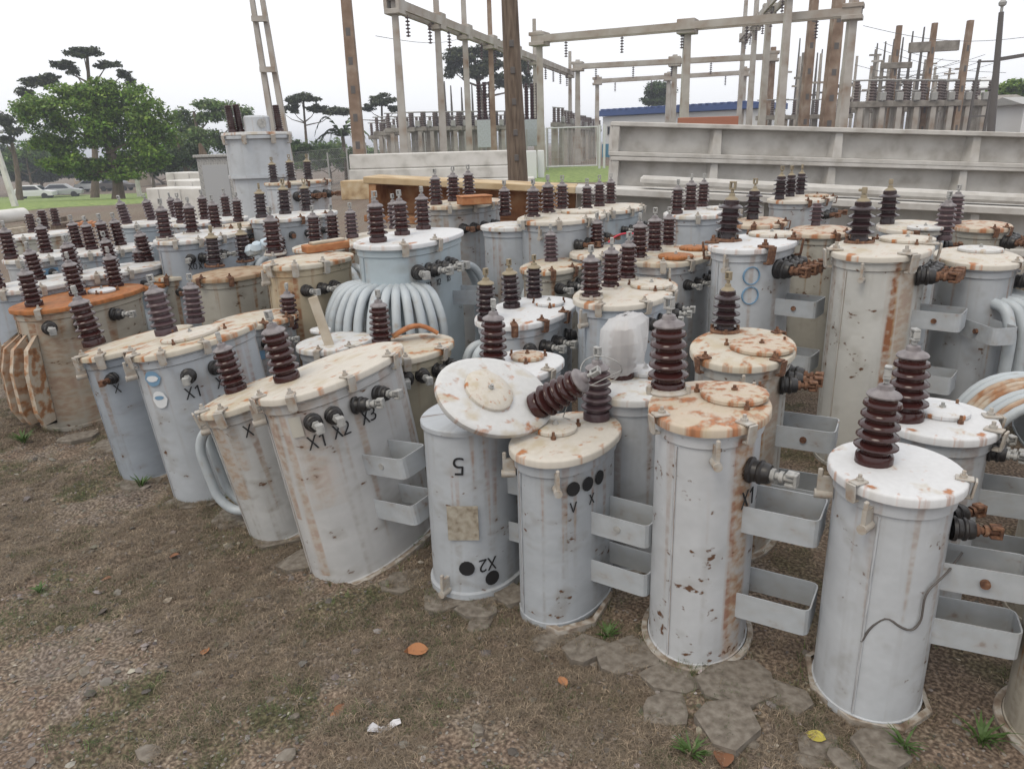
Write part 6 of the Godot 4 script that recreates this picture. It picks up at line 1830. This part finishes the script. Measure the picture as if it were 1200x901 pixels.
# ---------- things lying on and among the tanks ----------
func build_small_things():
	# plastic bag over a bushing
	var b := on_h(728, 442, 0.74)
	var m := MB.new()
	var rg := RandomNumberGenerator.new(); rg.seed = 3
	var rows := [[0.012, 0.255], [0.06, 0.25], [0.085, 0.22], [0.092, 0.16], [0.088, 0.10], [0.08, 0.06], [0.088, 0.035]]
	var nseg := 36
	var ring := []
	for r in rows.size():
		var l := []
		for k in nseg:
			var an := TAU * k / nseg
			var cr: float = rows[r][0] * (1.0 + 0.10 * sin(an * 4.0 + r * 0.9) + 0.06 * sin(an * 7.0 + r * 1.7) + 0.03 * sin(an * 13.0 - r))
			l.append(b + Vector3(cos(an) * cr + 0.012, rows[r][1] + 0.22 * cos(an) * cr + rg.randf_range(-0.003, 0.003), sin(an) * cr))
		ring.append(l)
	for r in rows.size() - 1:
		for k in nseg:
			var j := (k + 1) % nseg
			m.quad(ring[r + 1][j], ring[r + 1][k], ring[r][k], ring[r][j])
	for k in m.v.size():
		m.n[k] = (Vector3(m.v[k].x - b.x, (m.v[k].y - b.y - 0.13) * 0.7, m.v[k].z - b.z).normalized() * 0.75 + m.n[k] * 0.5).normalized()
	tag(part("plastic_bag", m.done(), M.bag, self), "milky plastic bag pulled over a dark bushing", "bag")
	# orange box on the stained transformer's lid
	var p := on_h(556, 240, 1.20)
	m = MB.new(); m.box(Vector3(0, 0.035, 0), Vector3(0.24, 0.06, 0.16), Basis.IDENTITY, 0.006)
	m.box(Vector3(0, 0.068, 0), Vector3(0.25, 0.012, 0.17), Basis.IDENTITY, 0.004)
	tag(part("rusty_box", m.done(), M.orange, self, tx(Vector3(p.x, 1.2, p.z), Vector3(0, 0.35, 0))), "flat orange rusted box on a stained transformer lid", "box")
	# orange wood block on the tan transformer's lid
	p = on_h(382, 294, 1.0)
	var o := base("wood_block", Vector3(p.x, 1.002, p.z), 0.6)
	m = MB.new(); m.box(Vector3(0, 0.028, 0), Vector3(0.30, 0.05, 0.11), Basis.from_euler(Vector3(0, 0, 0.03)), 0.006)
	part("block", m.done(), M.orange, o)
	m = MB.new(); m.box(Vector3(0.01, 0.062, 0.01), Vector3(0.24, 0.018, 0.06), Basis.from_euler(Vector3(0, 0.12, 0.03)), 0.004)
	part("splinter", m.done(), M.lumber, o)
	tag(o, "split orange wood block lying on the tan transformer's lid", "wood block")
	# bent rusty strap on the yellowish transformer's lid
	p = on_h(487, 397, 0.74)
	m = MB.new()
	var pts := []
	for k in 9:
		var an := PI * k / 8.0
		pts.append(Vector3(-0.11 + 0.22 * k / 8.0, 0.015 + 0.045 * sin(an), 0.01 * sin(an * 2.0)))
	for w in 4:
		var q := []
		for s in pts: q.append(s + Vector3(0, 0.003 * w, -0.03 + 0.02 * w))
		m.tube(q, 0.011, 6)
	tag(part("bark_strip", m.done(), M.orange, self, tx(Vector3(p.x, 0.742, p.z), Vector3(0, 0.2, 0))), "curled orange brown strip lying on the yellowish transformer's lid", "strip")
	# plank propped on the low grey transformer
	p = on_h(386, 404, 0.66)
	m = MB.new(); m.box(Vector3(0, 0.12, 0), Vector3(0.05, 0.30, 0.022), Basis.IDENTITY, 0.003)
	tag(part("wood_plank", m.done(), M.lumber, self, tx(Vector3(p.x, 0.655, p.z), Vector3(-0.15, 0.3, 0.22))), "short pale plank standing aslant on the low grey transformer", "plank")
	# loose wire on the front white transformer: comes from the side bracket and loops over the tank
	var c := on_h(1051, 545, 0.75); c.y = 0
	var w := []
	for q in [[1010, 752, 0.2], [1020, 735, 0.2], [1040, 722, 0.2], [1055, 735, 0.19], [1070, 740, 0.22], [1080, 728, 0.25], [1084, 700, 0.27], [1090, 690, 0.3], [1110, 672, 0.30], [1128, 648, 0.32]]:
		# on the tank's surface facing the camera
		var d := ray(q[0], q[1])
		var t := (c.z + 0.02 - EYE.z) / d.z
		var best := EYE + d * t
		var rad := 0.182
		# march to the cylinder
		var s := 0.5
		while s < 4.0:
			var pp := EYE + d * s
			if Vector2(pp.x - c.x, pp.z - c.z).length() < rad: best = pp; break
			s += 0.004
		if s >= 4.0: best = EYE + d * ((c.z + 0.05) / d.z)
		w.append(best)
	m = MB.new(); m.tube(arc(w, 0.03, 3), 0.0035, 6)
	tag(part("loose_wire", m.done(), M.steel_dark, self), "dark loose wire trailing over the front white transformer", "wire")
	var wl := on_h(699, 490, 0.66)
	m = MB.new()
	w = []
	for k in 25:
		var an := TAU * k / 24.0
		w.append(wl + Vector3(cos(an) * 0.075 + 0.01, 0.20 + sin(an) * 0.055, 0.05 + 0.02 * sin(an * 2.0)))
	w.append_array([wl + Vector3(-0.10, 0.12, 0.07), wl + Vector3(-0.13, 0.03, 0.06), wl + Vector3(-0.10, 0.005, 0.02)])
	m.tube(w, 0.002, 5)
	tag(part("wire_loop", m.done(), M.zinc, self), "thin pale wire looped round a bushing of the transformer with open holes", "wire")
	# red wire over the white three bushing one
	w = []
	for q in [[713, 284, 0.98], [722, 276, 1.06], [733, 273, 1.10], [745, 274, 1.13], [754, 276, 1.14]]:
		w.append(on_d(q[0], q[1], 4.55))
	m = MB.new(); m.tube(arc(w, 0.05, 3), 0.006, 6)
	tag(part("red_wire", m.done(), solid(0.5, 0.03, 0.06, 0.5), self), "thin red wire arching to a bushing of the orange covered transformer", "wire")
	# white rag bag between the tanks
	p = on_h(302, 290, 0.98)
	m = MB.new()
	for k in 3: m.lathe(9, [[0.02, -0.08], [0.07, -0.05], [0.085, 0.01], [0.05, 0.07], [0.0, 0.085]], tx(Vector3(-0.05 + 0.05 * k, 0.02 * k, 0.03 * (k % 2)), Vector3(0.4 * k, k, 0.3), Vector3(1, 0.9 + 0.1 * k, 0.8) * 0.62))
	tag(part("crumpled_bag", m.done(), solid(0.42, 0.50, 0.56, 0.4), self, tx(Vector3(p.x, 0.86 + 0.10, p.z))), "crumpled white and blue plastic bag between the brown lidded and tan transformers", "bag")
	# scrap at the far left: pipe, timber, rusty sheet
	var s0 := on_h(-60, 262, 0.35); var s1 := on_h(27, 251, 0.35)
	m = MB.new(); m.tube([s0, s1], 0.16, 14)
	var pipe := part("concrete_pipe", m.done(), M.conc_pale, self)
	tag(pipe, "pale concrete pole lying on the dirt at the yard's far left", "pole")
	for q in [[2, 268, 60, 262, 0.09, "weathered timber lying nearest the pale pole"], [30, 262, 76, 256, 0.06, "thin weathered timber lying across the scrap"], [-20, 276, 30, 268, 0.1, "grey timber lying beside the cream transformer"], [62, 266, 100, 259, 0.05, "short timber lying by the rusty sheet"]]:
		var t0 := on_h(q[0], q[1], q[4]); var t1 := on_h(q[2], q[3], q[4])
		tag(part("scrap_timber", bar_mesh(t0, t1, 0.12, 0.11), M.wood if q[4] < 0.08 else M.lumber, self), q[5], "timber", "scrap timber")
	p = on_h(95, 261, 0.1)
	m = MB.new(); m.box(Vector3(0, 0.05, 0), Vector3(0.6, 0.1, 0.5), Basis.IDENTITY, 0.01)
	for k in 3: m.box(Vector3(-0.2 + 0.2 * k, 0.112, 0), Vector3(0.06, 0.03, 0.46), Basis.IDENTITY, 0.005)
	tag(part("rusty_sheet", m.done(), M.orange, self, tx(Vector3(p.x, 0, p.z), Vector3(0, 0.4, 0))), "small orange rusty sheet lying on the bare dirt", "sheet")
	# weeds among the tanks
	for q in [[256, 235, 8.6, 1.25, 22, "bright green weed clump beside the regulator"], [388, 272, 6.0, 1.0, 16, "tall weed growing between tanks left of the tubed one"], [357, 262, 6.4, 0.95, 12, "dry weed stalks before the grey transformer"]]:
		var wp := spot(q[0], q[2])
		weed(wp, q[3] + 0.12, q[4], 0.16, q[5])

func weed(at: Vector3, h: float, blades: int, spread: float, label: String, col := Color(0.10, 0.19, 0.03)):
	var o := base("weed", at)
	for k in blades:
		var m := MB.new()
		var an := rng.randf() * TAU
		var dir := Vector3(cos(an), 0, sin(an))
		var hh := h * rng.randf_range(0.6, 1.1)
		var wd := clampf(h * 0.05, 0.004, 0.022)
		var sd := dir.cross(Vector3.UP) * wd
		var p0 := dir * rng.randf() * spread * 0.4
		var prev := p0
		for s in 5:
			var f := (s + 1) / 5.0
			var p := p0 + dir * spread * f * f * rng.randf_range(0.8, 1.3) + Vector3(0, hh * (f - 0.25 * f * f), 0)
			var w0 := sin(PI * minf((s + 0.4) / 5.0, 1.0)); var w1 := sin(PI * minf((s + 1.2) / 5.6, 1.0))
			m.quad(prev - sd * w0, prev + sd * w0, p + sd * w1, p - sd * w1)
			prev = p
		for i in m.v.size(): m.c.append(col * 1.0)
		part("blade", m.done(), M.leafmat, o)
	tag(o, label, "weed", "weeds")

func build_litter():
	# green tufts on the dirt
	for q in [[28, 520, 0.10, 26, "small green tuft at the foot of the rusty finned transformer"], [166, 570, 0.07, 20, "small green tuft before the slender grey transformer"], [712, 742, 0.05, 24, "low green sprout between the white transformers on the stones"], [1150, 868, 0.085, 22, "green weed beside the wired white transformer"], [810, 884, 0.06, 26, "low green tuft on the open dirt before the X1 transformer"], [1060, 880, 0.06, 20, "green sprouts at the foot of the wired white transformer"], [484, 640, 0.08, 14, "green weed under the brackets of the cream lidded oval transformer"], [45, 690, 0.04, 20, "faint green tuft alone on the open dirt"], [600, 640, 0.13, 18, "dry dark grass clump behind the upturned tank"]]:
		var p := on_h(q[0], q[1], 0.0)
		p.y = ground_y(p.x, p.z)
		weed(p, q[2], q[3], q[2] * 0.7, q[4], Color(0.06, 0.11, 0.025) if q[0] != 600 else Color(0.10, 0.08, 0.04))
	# fallen leaves and scraps
	var lm := MB.new()
	var prev := []
	for k in 7:
		var f := k / 6.0
		var w := sin(PI * pow(f, 0.8)) * 0.32
		prev.append([Vector3(f - 0.5, 0.10 * sin(f * 3.0), -w), Vector3(f - 0.5, 0.02, 0), Vector3(f - 0.5, 0.14 * sin(f * 2.5), w)])
	for k in 6:
		lm.quad(prev[k][1], prev[k + 1][1], prev[k + 1][0], prev[k][0])
		lm.quad(prev[k][2], prev[k + 1][2], prev[k + 1][1], prev[k][1])
	var leaf := lm.done()
	var bm := solid(0.20, 0.09, 0.045, 0.8); bm.cull_mode = BaseMaterial3D.CULL_DISABLED
	var om := solid(0.36, 0.16, 0.07, 0.8); om.cull_mode = BaseMaterial3D.CULL_DISABLED
	var ym := solid(0.42, 0.36, 0.07, 0.7); ym.cull_mode = BaseMaterial3D.CULL_DISABLED
	for q in [[488, 762, 0.085, om, "curled orange brown leaf on the open dirt"], [848, 889, 0.09, bm, "dark brown dry leaf by the green tuft"], [956, 862, 0.06, ym, "yellow fallen leaf on the stones before the wired transformer"], [398, 832, 0.05, bm, "small brown dry leaf"], [392, 838, 0.04, om, "small brown dry leaf"], [660, 800, 0.05, om, "small brown dry leaf"], [205, 655, 0.05, bm, "small brown dry leaf"], [125, 680, 0.05, bm, "small brown dry leaf"], [240, 760, 0.05, om, "small brown dry leaf"]]:
		var p := on_h(q[0], q[1], 0.0)
		tag(part("fallen_leaf", leaf, q[3], self, tx(Vector3(p.x, ground_y(p.x, p.z) + 0.008, p.z), Vector3(rng.randf_range(-0.2, 0.2), rng.randf() * TAU, rng.randf_range(-0.2, 0.2)), Vector3.ONE * q[2])), q[4], "leaf", "fallen leaves")
	var p := on_h(450, 853, 0.0)
	var sm := MB.new()
	var g := []
	for k in 6: g.append([Vector3(-0.05 + 0.02 * k, 0.012 * sin(k * 1.7) + 0.01, -0.012 - 0.006 * sin(k * 2.3)), Vector3(-0.05 + 0.02 * k, 0.010 * cos(k * 1.3) + 0.008, 0.012)])
	for k in 5: sm.quad(g[k][1], g[k + 1][1], g[k + 1][0], g[k][0])
	var pm := solid(0.55, 0.54, 0.56, 0.6); pm.cull_mode = BaseMaterial3D.CULL_DISABLED
	tag(part("plastic_scrap", sm.done(), pm, self, tx(Vector3(p.x, ground_y(p.x, p.z) + 0.004, p.z), Vector3(0, 0.3, 0))), "crumpled pale plastic scrap on the dirt", "scrap")
	# single larger stones
	for q in [[175, 885, 0.05], [335, 890, 0.04], [640, 858, 0.025], [232, 790, 0.03], [100, 790, 0.028], [250, 640, 0.03], [270, 640, 0.035], [245, 690, 0.02], [560, 860, 0.025], [85, 795, 0.02], [345, 840, 0.02], [700, 860, 0.02], [950, 885, 0.06], [985, 890, 0.05], [880, 870, 0.03]]:
		var sp := on_h(q[0], q[1], 0.0)
		var poly := []
		for k in 7: poly.append(Vector2(cos(TAU * k / 7), sin(TAU * k / 7)) * rng.randf_range(0.7, 1.1))
		var st := MB.new(); st.prism(poly, -0.4, 0.45, 0.25, Vector3(rng.randf_range(-0.15, 0.15), 0, rng.randf_range(-0.15, 0.15)))
		tag(part("loose_stone", st.done(), M.stone, self, tx(Vector3(sp.x, ground_y(sp.x, sp.z), sp.z), Vector3(0, rng.randf() * TAU, 0), Vector3(q[2], q[2] * 0.6, q[2] * 0.75))), "loose stone bigger than the gravel on the open dirt", "stone", "loose stones")

func foot_grass():
	# dry blades, seedlings and grit gathered against the feet of the front tanks
	var m := MB.new()
	var rg := RandomNumberGenerator.new(); rg.seed = 91
	for b in 4:
		var dir := Vector3(cos(b * 1.7), 0, sin(b * 1.7))
		var side := dir.cross(Vector3.UP).normalized() * 0.022
		var hh := rg.randf_range(0.6, 1.0)
		var p1 := dir * 0.2 + Vector3(0, hh * 0.6, 0); var p2 := dir * rg.randf_range(0.45, 0.8) + Vector3(0, hh, 0)
		m.quad(-side, side, p1 + side * 0.8, p1 - side * 0.8)
		m.tri(p1 - side * 0.8, p1 + side * 0.8, p2)
	var spots := []
	for f in feet:
		for k in 150:
			var an := rng.randf() * TAU
			var away := absf(rng.randfn()) * 0.035 + 0.012
			var q := Vector3(cos(an) * (f[1] + away), 0, sin(an) * (f[2] + away)).rotated(Vector3.UP, f[3])
			var w: Vector3 = f[0] + q
			if gn3.get_noise_2d(w.x * 160.0, w.z * 160.0) < -0.08: continue
			spots.append(Vector3(w.x, ground_y(w.x, w.z) - 0.003, w.z))
	var mm := MultiMesh.new()
	mm.transform_format = MultiMesh.TRANSFORM_3D
	mm.use_colors = true
	mm.mesh = m.done()
	mm.instance_count = spots.size()
	for k in spots.size():
		var l := rng.randf_range(0.015, 0.05)
		mm.set_instance_transform(k, Transform3D(Basis.from_euler(Vector3(0, rng.randf() * TAU, 0)).scaled(Vector3.ONE * l), spots[k]))
		var b := rng.randf_range(0.08, 0.26)
		mm.set_instance_color(k, Color(b, b * 0.8, b * 0.5) if rng.randf() < 0.7 else Color(b * 0.4, b * 0.62, b * 0.16))
	var o := MultiMeshInstance3D.new()
	o.name = numbered("dry_grass")
	o.multimesh = mm
	o.material_override = M.straw
	add_child(o)
	tag(o, "dry blades and seedlings gathered against the feet of the front tanks", "grass", "", "stuff")
